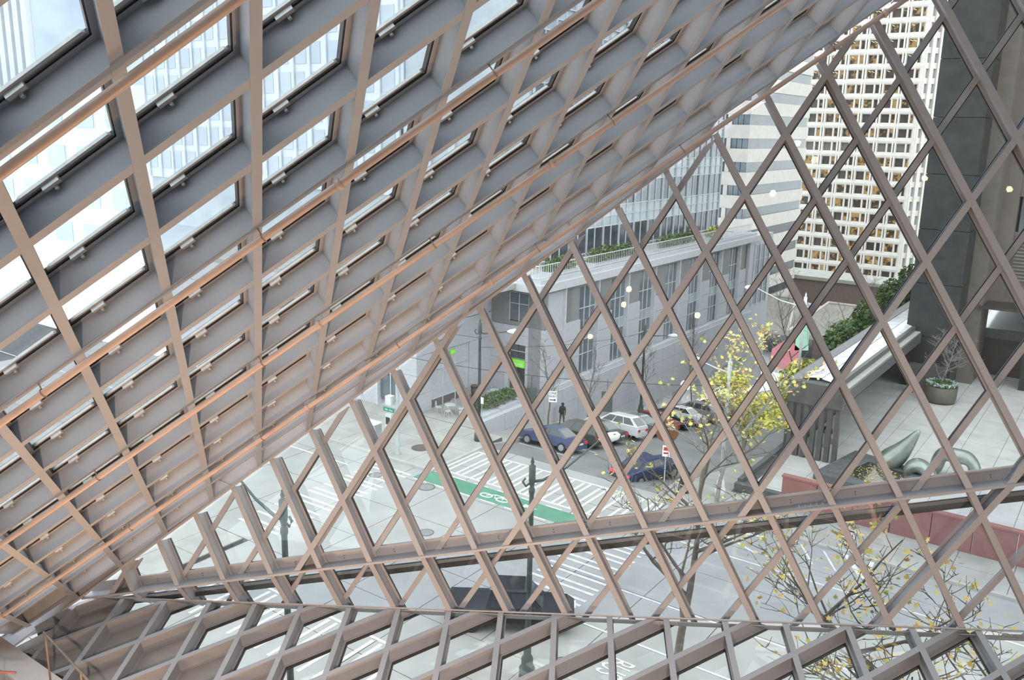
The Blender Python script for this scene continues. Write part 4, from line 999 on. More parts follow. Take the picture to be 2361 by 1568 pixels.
lo = empty('low_office', (-96, 62, 0)); tag(lo, 'pale low office block behind the lower overhead panes', 'building')
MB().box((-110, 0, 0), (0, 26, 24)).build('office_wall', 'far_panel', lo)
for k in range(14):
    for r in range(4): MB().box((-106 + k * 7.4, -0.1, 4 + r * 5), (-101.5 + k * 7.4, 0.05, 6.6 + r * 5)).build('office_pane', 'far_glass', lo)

# ================================================================== trees
LEAFS = {}
def leaf_mesh(m):
    if m not in LEAFS:
        pts = [(0, -0.5), (0.12, -0.28), (0.45, -0.30), (0.30, -0.05), (0.5, 0.18), (0.2, 0.18), (0, 0.55), (-0.2, 0.18), (-0.5, 0.18), (-0.30, -0.05), (-0.45, -0.30), (-0.12, -0.28)]
        b_ = MB().add([(x, y, 0.10 * abs(x)) for x, y in pts] + [(0, 0, 0)], [(i, (i + 1) % 12, 12) for i in range(12)]); LEAFS[m] = b_.mesh('leaf_' + m, m)
    return LEAFS[m]
def tree(name, label, loc, height, trunk_r, spread, levels=4, bark='bark_grey', nleaf=0, single=0, lm=('leaf_yellow', 'leaf_lime', 'leaf_amber'), lsize=0.2, seed=1, group=None, start=0.3, nb=9, leafz=(0.0, 1.0), up=0.55, bias=(0, 0)):
    rn = random.Random(seed); t = empty(name, loc); tag(t, label, 'tree', group)
    tb = MB(); tips = []
    def grow(p, d, L, r, lev):
        pts, rad = [p], [r]; q = p; dd = d
        n_ = 4 if lev else 7
        for i in range(n_):
            dd = (dd + Vector((rn.gauss(0, .13), rn.gauss(0, .13), rn.gauss(0, .08) + (0.05 if lev else 0)))).normalized()
            q = q + dd * (L / n_); pts.append(q); rad.append(max(0.006, r * (1 - 0.75 * (i + 1) / n_)))
        tb.tube(pts, rad, 6 if lev < 2 else 4, cap=False)
        if lev >= 2: tips.extend(pts[1:])
        if lev < levels:
            kids = nb if lev == 0 else rn.choice((3, 4))
            for k in range(kids):
                f_ = start + (1 - start) * (k + rn.random() * 0.7) / kids if lev == 0 else 0.3 + 0.7 * (k + rn.random()) / kids
                f_ = min(0.98, f_); i0 = min(n_ - 1, int(f_ * n_)); fr = f_ * n_ - i0
                bp = pts[i0].lerp(pts[i0 + 1], fr); br = rad[i0] * 0.62
                an = rn.random() * 2 * math.pi + k * 2.4
                side = Vector((math.cos(an) + bias[0], math.sin(an) + bias[1], 0)).normalized()
                nd = (dd * up + side * (1.0 if lev == 0 else 0.8) + Vector((0, 0, 0.35 if lev == 0 else 0.1))).normalized()
                LL = spread * (1.15 - 0.6 * f_) if lev == 0 else L * rn.uniform(0.4, 0.62)
                grow(bp, nd, LL, max(0.012, br), lev + 1)
    grow(Vector((0, 0, 0)), Vector((0, 0, 1)), height, trunk_r, 0)
    o = tb.build('branches', bark, t, True)
    if nleaf:
        zmin, zmax = leafz[0] * height, leafz[1] * height * 1.2
        cand = [p for p in tips if zmin <= p.z <= zmax] or tips
        for _ in range(single):
            p = rn.choice(cand) + Vector((rn.gauss(0, .12), rn.gauss(0, .12), rn.gauss(0, .1) - 0.05))
            l = link('leaf', leaf_mesh(rn.choice(lm)), t); l.location = p; l.rotation_euler = (rn.uniform(0, 1.4), rn.uniform(-.6, .6), rn.uniform(0, 6.3)); s = lsize * rn.uniform(0.7, 1.25); l.scale = (s, s, s)
        lb_ = MB()
        base = [Vector(v.co) for v in leaf_mesh(lm[0]).vertices]
        for _ in range(nleaf):
            p = rn.choice(cand) + Vector((rn.gauss(0, .16), rn.gauss(0, .16), rn.gauss(0, .14)))
            M = Matrix.Rotation(rn.uniform(0, 6.3), 3, 'Z') @ Matrix.Rotation(rn.uniform(0, 1.5), 3, 'X'); s = lsize * rn.uniform(0.6, 1.2)
            lb_.add([p + (M @ v) * s for v in base], [(i, (i + 1) % 12, 12) for i in range(12)], rn.randrange(len(lm)))
        f_ = lb_.build('foliage', list(lm), t); f_['kind'] = 'stuff'
    return t
tree('plane_tree', 'pale barked street tree with sparse yellow leaves beside the white pole', (-16.9, 43.7, 0.1), 8.6, 0.13, 4.6, 4, 'bark_grey', 330, 130, seed=3, nb=11, start=0.16, bias=(-0.35, -0.1), lsize=0.25)
tree('plane_tree', 'dense yellow-green leafed tree in front of the canopy slats', (-17.1, 48.6, 0.1), 5.2, 0.12, 2.4, 4, 'bark_brown', 2300, 80, lm=('leaf_yellow', 'leaf_lime', 'leaf_lime'), seed=12, nb=10, start=0.2, lsize=0.22)
tree('plane_tree', 'near street tree with thin branches below the ledge, few yellow leaves', (-10.2, 23.0, 0.1), 10.6, 0.19, 3.8, 4, 'bark_brown', 160, 70, lm=('leaf_yellow', 'leaf_lime'), seed=21, nb=10, start=0.45, lsize=0.15)
tree('plane_tree', 'near street tree at the lower edge with many small yellow leaves', (-1.0, 23.0, 0.1), 11.6, 0.20, 4.6, 4, 'bark_brown', 900, 80, lm=('leaf_yellow', 'leaf_lime', 'leaf_amber'), seed=33, nb=11, start=0.4, lsize=0.14, bias=(-0.15, 0.1))
tree('bare_tree', 'bare street tree beside the corner door', (-33.7, 52.4, hz(52.4)), 6.6, 0.07, 1.7, 3, 'bark_brown', seed=41, nb=11, up=1.2, group='bare trees down the side street')
tree('bare_tree', 'bare street tree just behind the walking person', (-33.6, 58.0, hz(58)), 6.2, 0.06, 1.6, 3, 'bark_brown', seed=42, nb=10, up=1.2, group='bare trees down the side street')
tree('bare_tree', 'third bare tree down the sloping sidewalk', (-33.6, 66.5, hz(66.5)), 6.6, 0.06, 1.7, 3, 'bark_brown', seed=43, nb=10, up=1.2, group='bare trees down the side street')
tree('bare_tree', 'bare dark tree against the granite end pier', (-33.5, 78.0, hz(78)), 8.5, 0.08, 2.4, 3, 'bark_brown', seed=44, nb=12, up=1.2, group='bare trees down the side street')
tree('bare_tree', 'tall bare tree in front of the tan pavilion roof', (-27.0, 100.0, hz(100)), 15, 0.14, 4.4, 4, 'bark_brown', seed=45, nb=12, up=0.9, group='bare trees down the side street')
tree('bare_tree', 'bare tree beside the banners down the street', (-33.5, 108.0, hz(108)), 14, 0.14, 4.6, 4, 'bark_brown', seed=46, nb=12, up=0.9, group='bare trees down the side street')
tree('bare_tree', 'bare tree between pavilion and canopy', (-21.5, 104.0, hz(104)), 12, 0.12, 4.0, 4, 'bark_brown', seed=47, nb=12, up=0.9, group='bare trees down the side street')
def shrub(label, loc, ext, m, m2, k, leaf=0.16):
    e_ = empty('shrub', loc); tag(e_, label, 'shrub', 'shrubs behind the canopy')
    f_ = blob(m, cx=(0, 0, ext[2]), ext=ext, leaf=leaf, k=k, two=True).build('foliage', [m, m2], e_); f_['kind'] = 'stuff'
    MB().tube([(0, 0, -3), (0, 0, ext[2])], 0.07, 6).build('stem', 'bark_brown', e_)
shrub('olive yellow shrub mass behind the canopy corner', (-18.2, 61.0, 0.6), (1.5, 4.6, 1.9), 'olive', 'leaf_lime', 2600)
for k, (x, y, z, h) in enumerate(((-19.0, 74, 1.2, 2.0), (-18.8, 81, 1.6, 2.2), (-18.6, 88, 2.0, 2.5), (-18.4, 95, 2.4, 2.6))):
    shrub(['dark green conifer shrub nearest along the canopy edge', 'second dark green conifer shrub along the canopy edge', 'third dark green conifer shrub along the canopy edge', 'farthest green conifer shrub along the canopy edge'][k], (x, y, z), (1.3, 2.6, h), 'conifer', 'hedge', 1300, 0.2)
shrub('brown-yellow thin shrub beyond the conifers', (-22.5, 96, -5), (2.4, 4.0, 3.6), 'olive', 'bark_brown', 1500, 0.18)
shrub('gold shrub strip under the dark tower beam', (-9.5, 118, 5.2), (3.5, 2, 1.2), 'leaf_yellow', 'leaf_lime', 1500, 0.2)

# planter pot with small bare tree and kale
pp = empty('plaza_planter', (-10.9, 73.0, 0)); tag(pp, 'round brown plaza planter with pale kale and a small bare tree', 'planter')
MB().lathe([(1.05, 0), (1.15, 0.3), (1.18, 1.3), (1.08, 1.32), (1.05, 1.1), (0.0, 1.1)], 28).build('pot', 'pot', pp, True)
f_ = blob('soil_green', cx=(0, 0, 1.35), ext=(1.2, 1.2, 0.35), leaf=0.10, k=900, two=True).build('ground_cover', ['soil_green', 'hedge'], pp); f_['kind'] = 'stuff'
for k in range(14):
    a = k * 2 * math.pi / 14
    kb = blob('kale', cx=(0, 0, 0), ext=(0.2, 0.2, 0.14), leaf=0.09, k=40); o = kb.build('kale_plant', 'kale', pp); o.location = (math.cos(a) * 0.95, math.sin(a) * 0.95, 1.5)
pt = tree('planter_tree', 'fine twigged small tree growing from the plaza planter', (-10.9, 73.0, 1.2), 3.6, 0.06, 2.2, 4, 'bark_grey', seed=51, nb=12, start=0.12, up=0.5)
red_ = empty('red_shrub', (-3.6, 78.5, 0)); tag(red_, 'small red flowering shrub beside the lobby', 'shrub')
f_ = blob('banner_red', cx=(0, 0, 0.9), ext=(0.5, 0.5, 0.9), leaf=0.12, k=260, two=True).build('foliage', ['banner_red', 'hedge'], red_); f_['kind'] = 'stuff'
MB().lathe([(0.4, 0), (0.5, 0.5), (0.0, 0.45)], 12).build('pot', 'pot', red_)
# bed beside the granite terrace
pb = empty('terrace_planter', (-36.0, 50.2, 0.1)); tag(pb, 'stepped granite planter with low green shrubs beside the cafe terrace', 'planter')
for k in range(3): MB().box((-1.0, -4.2 + k * 2.2, 0), (1.0, -2.02 + k * 2.2, 0.55 + 0.12 * k)).build('planter_wall', 'granite', pb)
f_ = blob('hedge', cx=(0, -0.9, 0.95), ext=(0.9, 3.0, 0.5), leaf=0.1, k=1500, two=True).build('foliage', ['hedge', 'conifer'], pb); f_['kind'] = 'stuff'

# ================================================================== street furniture
def cobra(par, p, d):                                      # white lamp head at the arm's end, pointing along d
    d = Vector(d).normalized(); p = Vector(p)
    b_ = MB().tube([p - d * 0.05, p + d * 0.15, p + d * 0.45, p + d * 0.75, p + d * 0.88], [0.05, 0.13, 0.19, 0.15, 0.04], 10); b_.build('lamp_head', 'lamp_white', par, True)
def street_lamp(label, loc, h, arm, m, headup=0.9, curl=True, group='street lamps'):
    e_ = empty('street_lamp', loc); tag(e_, label, 'lamp post', group)
    MB().lathe([(0.30, 0), (0.30, 0.5), (0.22, 0.6), (0.22, 0.9), (0.14, 1.05), (0.14, 1.3), (0.11, 1.35)], 12).build('base', m, e_, True)
    MB().lathe([(0.11, 1.3), (0.085, h - 1.2), (0.11, h - 1.15), (0.11, h - 1.0), (0.07, h - 0.95), (0.12, h - 0.7), (0.12, h - 0.15), (0.05, h - 0.1), (0.07, h), (0.01, h + 0.18)], 12).build('pole', m, e_, True)
    a = Vector(arm); s = Vector((0, 0, h - 0.75))
    mid = s + a * 0.5 + Vector((0, 0, headup * 0.25)); end = s + a + Vector((0, 0, headup))
    MB().tube([s, s + a * 0.15 + Vector((0, 0, -0.02)), mid, end], [0.06, 0.055, 0.04, 0.03], 8).build('arm', m, e_, True)
    if curl: MB().tube([s, s - a.normalized() * 0.25 + Vector((0, 0, -0.12)), s - a.normalized() * 0.38 + Vector((0, 0, 0.08)), s - a.normalized() * 0.26 + Vector((0, 0, 0.18))], 0.04, 8).build('scroll', m, e_, True)
    cobra(e_, end, a + Vector((0, 0, 0.15)))
    return e_
street_lamp('dark green ornate lamp post nearest, between bus lane and crosswalk', (-16.1, 24.1, 0.1), 8.6, (1.2, 2.6, 0), 'post_green', 1.1)
street_lamp('dark green lamp post with curved arm beside the lowest roof edge', (-18.1, 14.8, 0.1), 10.0, (-2.6, 0.2, 0), 'post_green', 0.9)
street_lamp('dark lamp post on the far corner before the granite recess', (-33.2, 43.3, 0.1), 8.0, (1.9, 0.4, 0), 'post_green', 0.3)
street_lamp('thin dark lamp post down the sloping sidewalk', (-33.4, 66.8, hz(66.8)), 8.0, (2.0, 0.4, 0), 'post_green', 0.2)
street_lamp('white lamp post standing among the yellow leaves', (-17.1, 44.6, 0.1), 8.0, (-1.6, 0.2, 0), 'post_white', 0.25, False)
street_lamp('white lamp post with curled bracket before the canopy', (-18.2, 60.5, hz(60.5) + 0.2), 12.2, (-3.0, -1.2, 0), 'post_white', 1.0)

sp = empty('signal_pole', (-35.6, 38.2, 0.1)); tag(sp, 'pale grey corner pole with street name and walk signals', 'signal pole')
MB().lathe([(0.19, 0), (0.19, 0.1), (0.12, 0.15), (0.11, 6.6), (0.02, 6.7)], 12).build('pole', 'post_grey', sp, True)
MB().box((-0.75, -0.3, 3.2), (-0.3, 0.1, 3.75)).build('signal_box', 'post_white', sp); MB().box((-0.75, -0.3, 1.75), (-0.3, 0.1, 2.6)).build('walk_signal', 'post_white', sp)
MB().box((-0.68, -0.34, 1.95), (-0.37, -0.28, 2.4)).build('signal_lens', 'sign_black', sp)
b_ = MB().box((-1.0, -0.2, 2.72), (-0.1, -0.17, 2.98)).build('name_plate', 'sign_green', sp)
text_obj('name_text', '4th  Ave', 0.19, 'sign_white', sp, Matrix.Translation((-0.55, -0.205, 2.85)) @ FWD, 0.003)
MB().box((0.15, -0.02, 2.9), (0.18, 0.9, 3.15)).build('name_plate', 'sign_green', sp)
text_obj('name_text', 'Madison', 0.18, 'sign_white', sp, Matrix(((0, 0, 1, 0.185), (1, 0, 0, 0.44), (0, 1, 0, 3.02), (0, 0, 0, 1))), 0.003)
cb = empty('utility_cabinet', (-38.3, 37.95, 0.14)); tag(cb, 'pale grey utility cabinet at the kerb of the far corner', 'cabinet')
MB().box((0, 0, 0.12), (1.0, 0.6, 1.55)).build('cabinet_body', 'post_grey', cb); MB().box((-0.05, -0.05, 1.55), (1.05, 0.65, 1.62)).build('cabinet_lid', 'post_white', cb); MB().box((-0.05, -0.05, 0), (1.05, 0.65, 0.12)).build('cabinet_plinth', 'kerb', cb)
MB().box((0.48, -0.01, 0.2), (0.5, 0.0, 1.5)).build('door_gap', 'joint', cb)
spn = empty('span_wire', (0, 0, 0)); tag(spn, 'thin span wires strung across the crossing', 'wire')
def sag(a, b_, s, n=12): return [Vector(a).lerp(Vector(b_), t) - Vector((0, 0, s * 4 * t * (1 - t))) for t in np.linspace(0, 1, n)]
MB().tube(sag((-35.6, 38.2, 6.5), (-17.1, 44.6, 6.6), 0.5), 0.016, 4).build('wire', 'black_trim', spn); MB().tube(sag((-33.2, 43.3, 7.0), (-70, 43, 8.0), 0.6), 0.014, 4).build('wire', 'black_trim', spn)
MB().tube(sag((-33.2, 43.3, 6.4), (-33.4, 66.8, 3.2), 0.4), 0.014, 4).build('wire', 'black_trim', spn)
ow = empty('one_way_sign', (-26.3, 41.3, 4.95)); tag(ow, 'white ONE WAY sign with black arrow hanging above the crossing', 'sign')
MB().box((-0.24, -0.012, -0.33), (0.24, 0.012, 0.33)).build('sign_plate', 'sign_white', ow); MB().tube([(0, 0.02, 0.33), (0, 0.02, 1.15)], 0.012, 5).build('hanger', 'black_trim', ow)
text_obj('sign_text', 'ONE', 0.21, 'sign_black', ow, Matrix.Translation((0, -0.016, 0.2)) @ FWD, 0.003); text_obj('sign_text', 'WAY', 0.21, 'sign_black', ow, Matrix.Translation((0, -0.016, 0.01)) @ FWD, 0.003)
MB().prism([(-0.19, -0.02, -0.22), (-0.19, -0.02, -0.17), (0.08, -0.02, -0.17), (0.08, -0.02, -0.12), (0.19, -0.02, -0.195), (0.08, -0.02, -0.27), (0.08, -0.02, -0.22)], (0, 0.006, 0)).build('arrow', 'sign_black', ow)
ow.rotation_euler = (0, 0, 0.56)
for k, p in enumerate(((-27.6, 41.0, 4.7), (-23.3, 42.3, 5.0))):
    e_ = empty('traffic_signal', p); tag(e_, ['dark green traffic signal hanging beside the ONE WAY sign', 'dark green traffic signal hanging over the parked cars'][k], 'traffic signal', 'hanging traffic signals')
    MB().box((-0.32, -0.02, -0.6), (0.32, 0.02, 0.6)).build('backplate', 'post_green', e_); MB().box((-0.18, 0.02, -0.5), (0.18, 0.25, 0.5)).build('housing', 'post_green', e_)
    for q in range(3): MB().tube([(0, 0.25, 0.32 - q * 0.32), (0, 0.42, 0.30 - q * 0.32)], 0.13, 10).build('visor', 'sign_black', e_)
    MB().tube([(0, 0, 0.6), (0, 0, 1.3)], 0.015, 5).build('hanger', 'black_trim', e_); e_.rotation_euler = (0, 0, 0.5)
bs = empty('guide_sign', (-19.7, 42.8, 0.12)); tag(bs, 'brown guide sign with white lettering and up arrow behind the branches', 'sign')
MB().tube([(0, 0, 0), (0, 0, 4.4)], 0.035, 8).build('post', 'post_grey', bs); MB().tube([(0, -0.05, 3.75), (0, -0.03, 3.75)], 0.62, 24).build('sign_disc', 'sign_brown', bs)
MB().box((-0.55, -0.06, 3.8), (0.55, -0.035, 4.35)).build('sign_panel', 'sign_brown', bs)
text_obj('sign_text', 'Seattle', 0.25, 'sign_white', bs, Matrix.Translation((0, -0.07, 4.2)) @ FWD, 0.003); text_obj('sign_text', 'Aquarium', 0.23, 'sign_white', bs, Matrix.Translation((0, -0.07, 3.95)) @ FWD, 0.003)
MB().prism([(-0.05, -0.07, 3.35), (-0.05, -0.07, 3.62), (-0.13, -0.07, 3.62), (0, -0.07, 3.8), (0.13, -0.07, 3.62), (0.05, -0.07, 3.62), (0.05, -0.07, 3.35)], (0, 0.006, 0)).build('arrow', 'sign_white', bs)
bs.rotation_euler = (0, 0, 0.43)
MB().box((-0.2, -0.05, 2.3), (0.2, -0.03, 2.95)).build('parking_plate', 'sign_white', bs); MB().box((-0.13, -0.056, 2.45), (0.13, -0.05, 2.55)).build('plate_band', 'sign_red', bs); MB().box((-0.13, -0.056, 2.65), (0.13, -0.05, 2.85)).build('plate_band', 'sign_red', bs)
mt = empty('parking_meter', (-9.5, 42.7, 0.14)); tag(mt, 'parking meter with small white notice below the red wall', 'parking meter')
MB().tube([(0, 0, 0), (0, 0, 1.15)], 0.035, 8).build('post', 'post_grey', mt); MB().lathe([(0.05, 1.15), (0.11, 1.25), (0.12, 1.5), (0.06, 1.62), (0.0, 1.64)], 10).build('meter_head', 'rail_red', mt, True)
MB().box((-0.22, -0.06, 0.45), (0.22, -0.04, 1.0)).build('notice_plate', 'sign_white', mt); MB().box((-0.16, -0.066, 0.8), (0.16, -0.06, 0.88)).build('notice_line', 'sign_black', mt); MB().box((-0.16, -0.066, 0.6), (0.16, -0.06, 0.64)).build('notice_line', 'sign_black', mt)
tb_ = empty('litter_bin', (-18.9, 43.9, 0.14)); tag(tb_, 'dark litter bin on the plaza corner beside the guide sign', 'bin')
MB().lathe([(0.28, 0), (0.32, 0.9), (0.34, 0.95), (0.2, 1.2), (0.0, 1.25)], 14).build('bin_body', 'black_trim', tb_, True); MB().lathe([(0.29, 0.45), (0.335, 0.46), (0.335, 0.5), (0.30, 0.51)], 14).build('bin_band', 'post_grey', tb_)
ps = empty('small_sign', (-34.2, 44.9, 0.1)); tag(ps, 'small white parking sign on a thin post by the granite wall', 'sign')
MB().tube([(0, 0, 0), (0, 0, 2.4)], 0.025, 6).build('post', 'post_grey', ps); MB().box((-0.16, -0.03, 1.95), (0.16, -0.02, 2.4)).build('sign_plate', 'sign_white', ps)

# cafe tables and wire chairs
def cafe_chair(loc, rz, label):
    e_ = empty('cafe_chair', loc, rz); tag(e_, label, 'chair', 'wire cafe chairs on the terrace')
    MB().lathe([(0.0, 0.44), (0.22, 0.44), (0.22, 0.46), (0.0, 0.46)], 14).build('seat', 'chrome_wire', e_)
    for sx in (-1, 1):
        for sy in (-1, 1): MB().tube([(sx * 0.15, sy * 0.15, 0.45), (sx * 0.21, sy * 0.21, 0)], 0.014, 5).build('leg', 'chrome_wire', e_)
    bk = MB(); arc = [(0.20 * math.cos(t), 0.20, 0.46 + 0.46 * math.sin(t)) for t in np.linspace(0, math.pi, 9)]
    bk.tube(arc, 0.014, 5)
    for x in (-0.1, 0.0, 0.1): bk.tube([(x, 0.20, 0.46), (x, 0.20, 0.88)], 0.008, 4)
    bk.build('backrest', 'chrome_wire', e_)
cz = 0.14
for k, (x, y, r, t) in enumerate(((-38.9, 46.0, 2.6, 'wire cafe chair nearest the shop window plinth'), (-38.3, 46.9, 0.6, 'wire cafe chair behind the first terrace table'), (-37.4, 46.7, -0.6, 'wire cafe chair on the planter side of the first table'), (-37.8, 45.7, 3.3, 'wire cafe chair in front of the first terrace table'),
                                  (-37.0, 51.6, 0.3, 'wire cafe chair by the corner door pilaster'), (-38.4, 51.3, -1.0, 'wire cafe chair beside the brown bin'))): cafe_chair((x, y, cz), r, t)
for k, (x, y) in enumerate(((-38.1, 46.3), (-37.8, 51.2))):
    e_ = empty('cafe_table', (x, y, cz)); tag(e_, ['round white cafe table with tripod foot near the shop window', 'second round cafe table near the corner door'][k], 'table', 'cafe tables on the terrace')
    MB().lathe([(0.0, 0.70), (0.38, 0.70), (0.38, 0.73), (0.0, 0.73)], 18).build('table_top', 'chrome_wire', e_); MB().tube([(0, 0, 0.3), (0, 0, 0.7)], 0.025, 6).build('stem', 'chrome_wire', e_)
    for q in range(3): MB().tube([(0, 0, 0.34), (0.3 * math.cos(q * 2.1), 0.3 * math.sin(q * 2.1), 0)], 0.016, 5).build('leg', 'chrome_wire', e_)
wb_ = empty('waste_bin', (-39.2, 50.6, cz)); tag(wb_, 'brown round waste bin against the recess wall', 'bin')
MB().lathe([(0.27, 0), (0.32, 0.8), (0.30, 0.95), (0.0, 0.97)], 14).build('bin_body', 'cloth_brown', wb_, True); MB().lathe([(0.325, 0.8), (0.345, 0.82), (0.345, 0.9), (0.31, 0.92)], 14).build('bin_rim', 'black_trim', wb_)
tw = struct(empty('floor_terrace'), 'flat cafe terrace paving before the corner door')
for i in range(3):
    for j in range(5): piece('paving_slab', (-40 + i * 1.75 + 0.01, 44.9 + j * 1.74 + 0.01, -0.2), (-38.26 + i * 1.75, 46.63 + j * 1.74, 0.14), 'walk', tw)
# ================================================================== cars
paint('navy', (0.075, 0.095, 0.19)); paint('olive', (0.10, 0.105, 0.09)); paint('grey', (0.11, 0.115, 0.12)); paint('white', (0.78, 0.79, 0.80), 0.0); paint('silver', (0.36, 0.37, 0.385), 0.5)
paint('red', (0.42, 0.03, 0.035), 0.1); paint('dark', (0.035, 0.042, 0.055)); paint('maroon', (0.20, 0.06, 0.055)); paint('blue', (0.035, 0.05, 0.12)); paint('black', (0.018, 0.017, 0.018))
PROF = {'sedan': dict(L=4.6, body=[(-2.3, .35), (-2.3, .72), (-2.2, .92), (-1.35, .98), (1.0, .95), (2.0, .84), (2.28, .66), (2.3, .35)], low=(-1.55, 1.05), top=(-0.85, 0.35), h=1.44),
        'wagon': dict(L=4.5, body=[(-2.25, .38), (-2.27, .8), (-2.2, 1.02), (-1.3, 1.02), (1.0, 1.0), (2.0, .9), (2.23, .7), (2.25, .38)], low=(-2.18, 1.05), top=(-1.85, 0.35), h=1.62),
        'suv': dict(L=4.6, body=[(-2.3, .42), (-2.32, .9), (-2.25, 1.10), (-1.3, 1.10), (1.0, 1.08), (2.0, .98), (2.28, .78), (2.3, .42)], low=(-2.22, 1.1), top=(-1.55, 0.30), h=1.70),
        'truck': dict(L=5.3, body=[(-2.6, .5), (-2.6, 1.05), (-1.0, 1.08), (0.2, 1.08), (1.4, 1.05), (2.3, 1.0), (2.6, .8), (2.6, .5)], low=(-1.0, 1.35), top=(-0.75, 0.65), h=1.85)}
def car(label, loc, head, kind, col, slope=0.0, tail='tail_red', name='parked_car', group='cars parked down the side street', headon=False):
    P = PROF[kind]; e_ = empty(name, loc); tag(e_, label, 'car', group)
    e_.rotation_euler = (slope if abs(math.sin(head)) < 0.5 else 0, 0, head) if False else (0, 0, head)
    hw = 0.88; m = 'paint_' + col; L = P['L'] / 2
    b_ = MB(); pr = P['body']; n = len(pr)
    secs = [(-hw, 0.90), (-hw + 0.06, 1.0), (hw - 0.06, 1.0), (hw, 0.90)]
    for y, s in secs:
        for x, z in pr: b_.v.append((x * (0.985 if s < 1 else 1), y, 0.30 + (z - 0.30) * (0.97 if s < 1 else 1)))
    for q in range(3):
        for i in range(n): b_.f.append((q * n + i, q * n + (i + 1) % n, (q + 1) * n + (i + 1) % n, (q + 1) * n + i)); b_.mi.append(0)
    b_.f.append(tuple(range(n))); b_.f.append(tuple(3 * n + i for i in range(n - 1, -1, -1))); b_.mi += [0, 0]
    body = b_.build('body', m, e_)
    zb = pr[3][1] - 0.02; lo, tp, h = P['low'], P['top'], P['h']; wl, wt_ = hw - 0.05, hw - 0.22
    cabn = MB().hexa([(lo[0], -wl, zb), (lo[1], -wl, zb - 0.02), (lo[1], wl, zb - 0.02), (lo[0], wl, zb)], [(tp[0], -wt_, h - 0.06), (tp[1], -wt_, h - 0.06), (tp[1], wt_, h - 0.06), (tp[0], wt_, h - 0.06)])
    cabn.hexa([(tp[0], -wt_, h - 0.06), (tp[1], -wt_, h - 0.06), (tp[1], wt_, h - 0.06), (tp[0], wt_, h - 0.06)], [(tp[0] + .1, -wt_ + .08, h), (tp[1] - .1, -wt_ + .08, h), (tp[1] - .1, wt_ - .08, h), (tp[0] + .1, wt_ - .08, h)])
    cabn.build('cabin', m, e_)
    def lerp(a, b2, t): return tuple(a[i] + (b2[i] - a[i]) * t for i in range(3))
    def quadwin(nm, a, b2, c, d, off):
        cen = [lerp(a, c, .5)[i] for i in range(3)]
        o = Vector(off) * 0.012; MB().prism([tuple(Vector(p) + o) for p in (a, b2, c, d)], tuple(Vector(off) * 0.004)).build(nm, 'car_glass', e_)
    for s in (-1, 1):
        A_, B_ = (lo[0], s * wl, zb), (lo[1], s * wl, zb); C_, D_ = (tp[1], s * wt_, h - .06), (tp[0], s * wt_, h - .06)
        nw = 3 if kind in ('wagon', 'suv') else 2
        for q in range(nw):
            t0, t1 = 0.06 + q * 0.88 / nw + 0.015, 0.06 + (q + 1) * 0.88 / nw - 0.015
            quadwin('side_window', lerp(lerp(A_, B_, t0), lerp(D_, C_, t0), .12), lerp(lerp(A_, B_, t1), lerp(D_, C_, t1), .12), lerp(lerp(A_, B_, t1), lerp(D_, C_, t1), .92), lerp(lerp(A_, B_, t0), lerp(D_, C_, t0), .92), (0, s, 0.25))
    for x0, x1, sx, nm in ((lo[1], tp[1], 1, 'windscreen'), (lo[0], tp[0], -1, 'rear_window')):
        a, b2, c, d = (x0, -wl, zb), (x0, wl, zb), (x1, wt_, h - .06), (x1, -wt_, h - .06)
        quadwin(nm, lerp(lerp(a, b2, .07), lerp(d, c, .07), .1), lerp(lerp(a, b2, .93), lerp(d, c, .93), .1), lerp(lerp(a, b2, .93), lerp(d, c, .93), .93), lerp(lerp(a, b2, .07), lerp(d, c, .07), .93), (sx, 0, 0.5))
    for sx in (-1, 1):
        for s in (-1, 1):
            wx = sx * P['L'] * 0.295
            MB().tube([(wx, s * (hw - 0.20), 0.33), (wx, s * (hw + 0.02), 0.33)], 0.33, 16).build('tire', 'tire', e_)
            MB().tube([(wx, s * (hw - 0.02), 0.33), (wx, s * (hw + 0.035), 0.33)], 0.21, 12).build('wheel_rim', 'rim', e_)
    for s in (-1, 1):
        zt = 0.80 if kind != 'sedan' else 0.74
        MB().box((-L - 0.02, s * 0.62 - 0.2, zt - .08), (-L + 0.10, s * 0.62 + 0.2, zt + .09)).build('tail_light', tail, e_)
        MB().box((L - 0.12, s * 0.62 - 0.18, 0.60), (L + 0.01, s * 0.62 + 0.18, 0.72)).build('head_light', 'head_lamp' if headon else 'lamp_white', e_)
        MB().box((0.75, s * (hw + 0.0) - 0.02, 0.98), (0.92, s * (hw + 0.14), 1.08)).build('mirror', m, e_)
    MB().box((-L - 0.03, -hw + 0.05, 0.33), (-L + 0.15, hw - 0.05, 0.55)).build('bumper', 'black_trim' if kind in ('wagon', 'truck') else m, e_)
    MB().box((-L - 0.035, -0.26, 0.62), (-L - 0.01, 0.26, 0.74)).build('plate', 'sign_white', e_)
    return e_
def on_hill(e_, y):                                        # sit on the slope
    e_.location.z = hz(y) + 0.0
    R = Matrix.Rotation(-math.atan(S_M), 4, 'X') @ Matrix.Rotation(math.pi, 4, 'Z')
    e_.rotation_euler = R.to_euler()
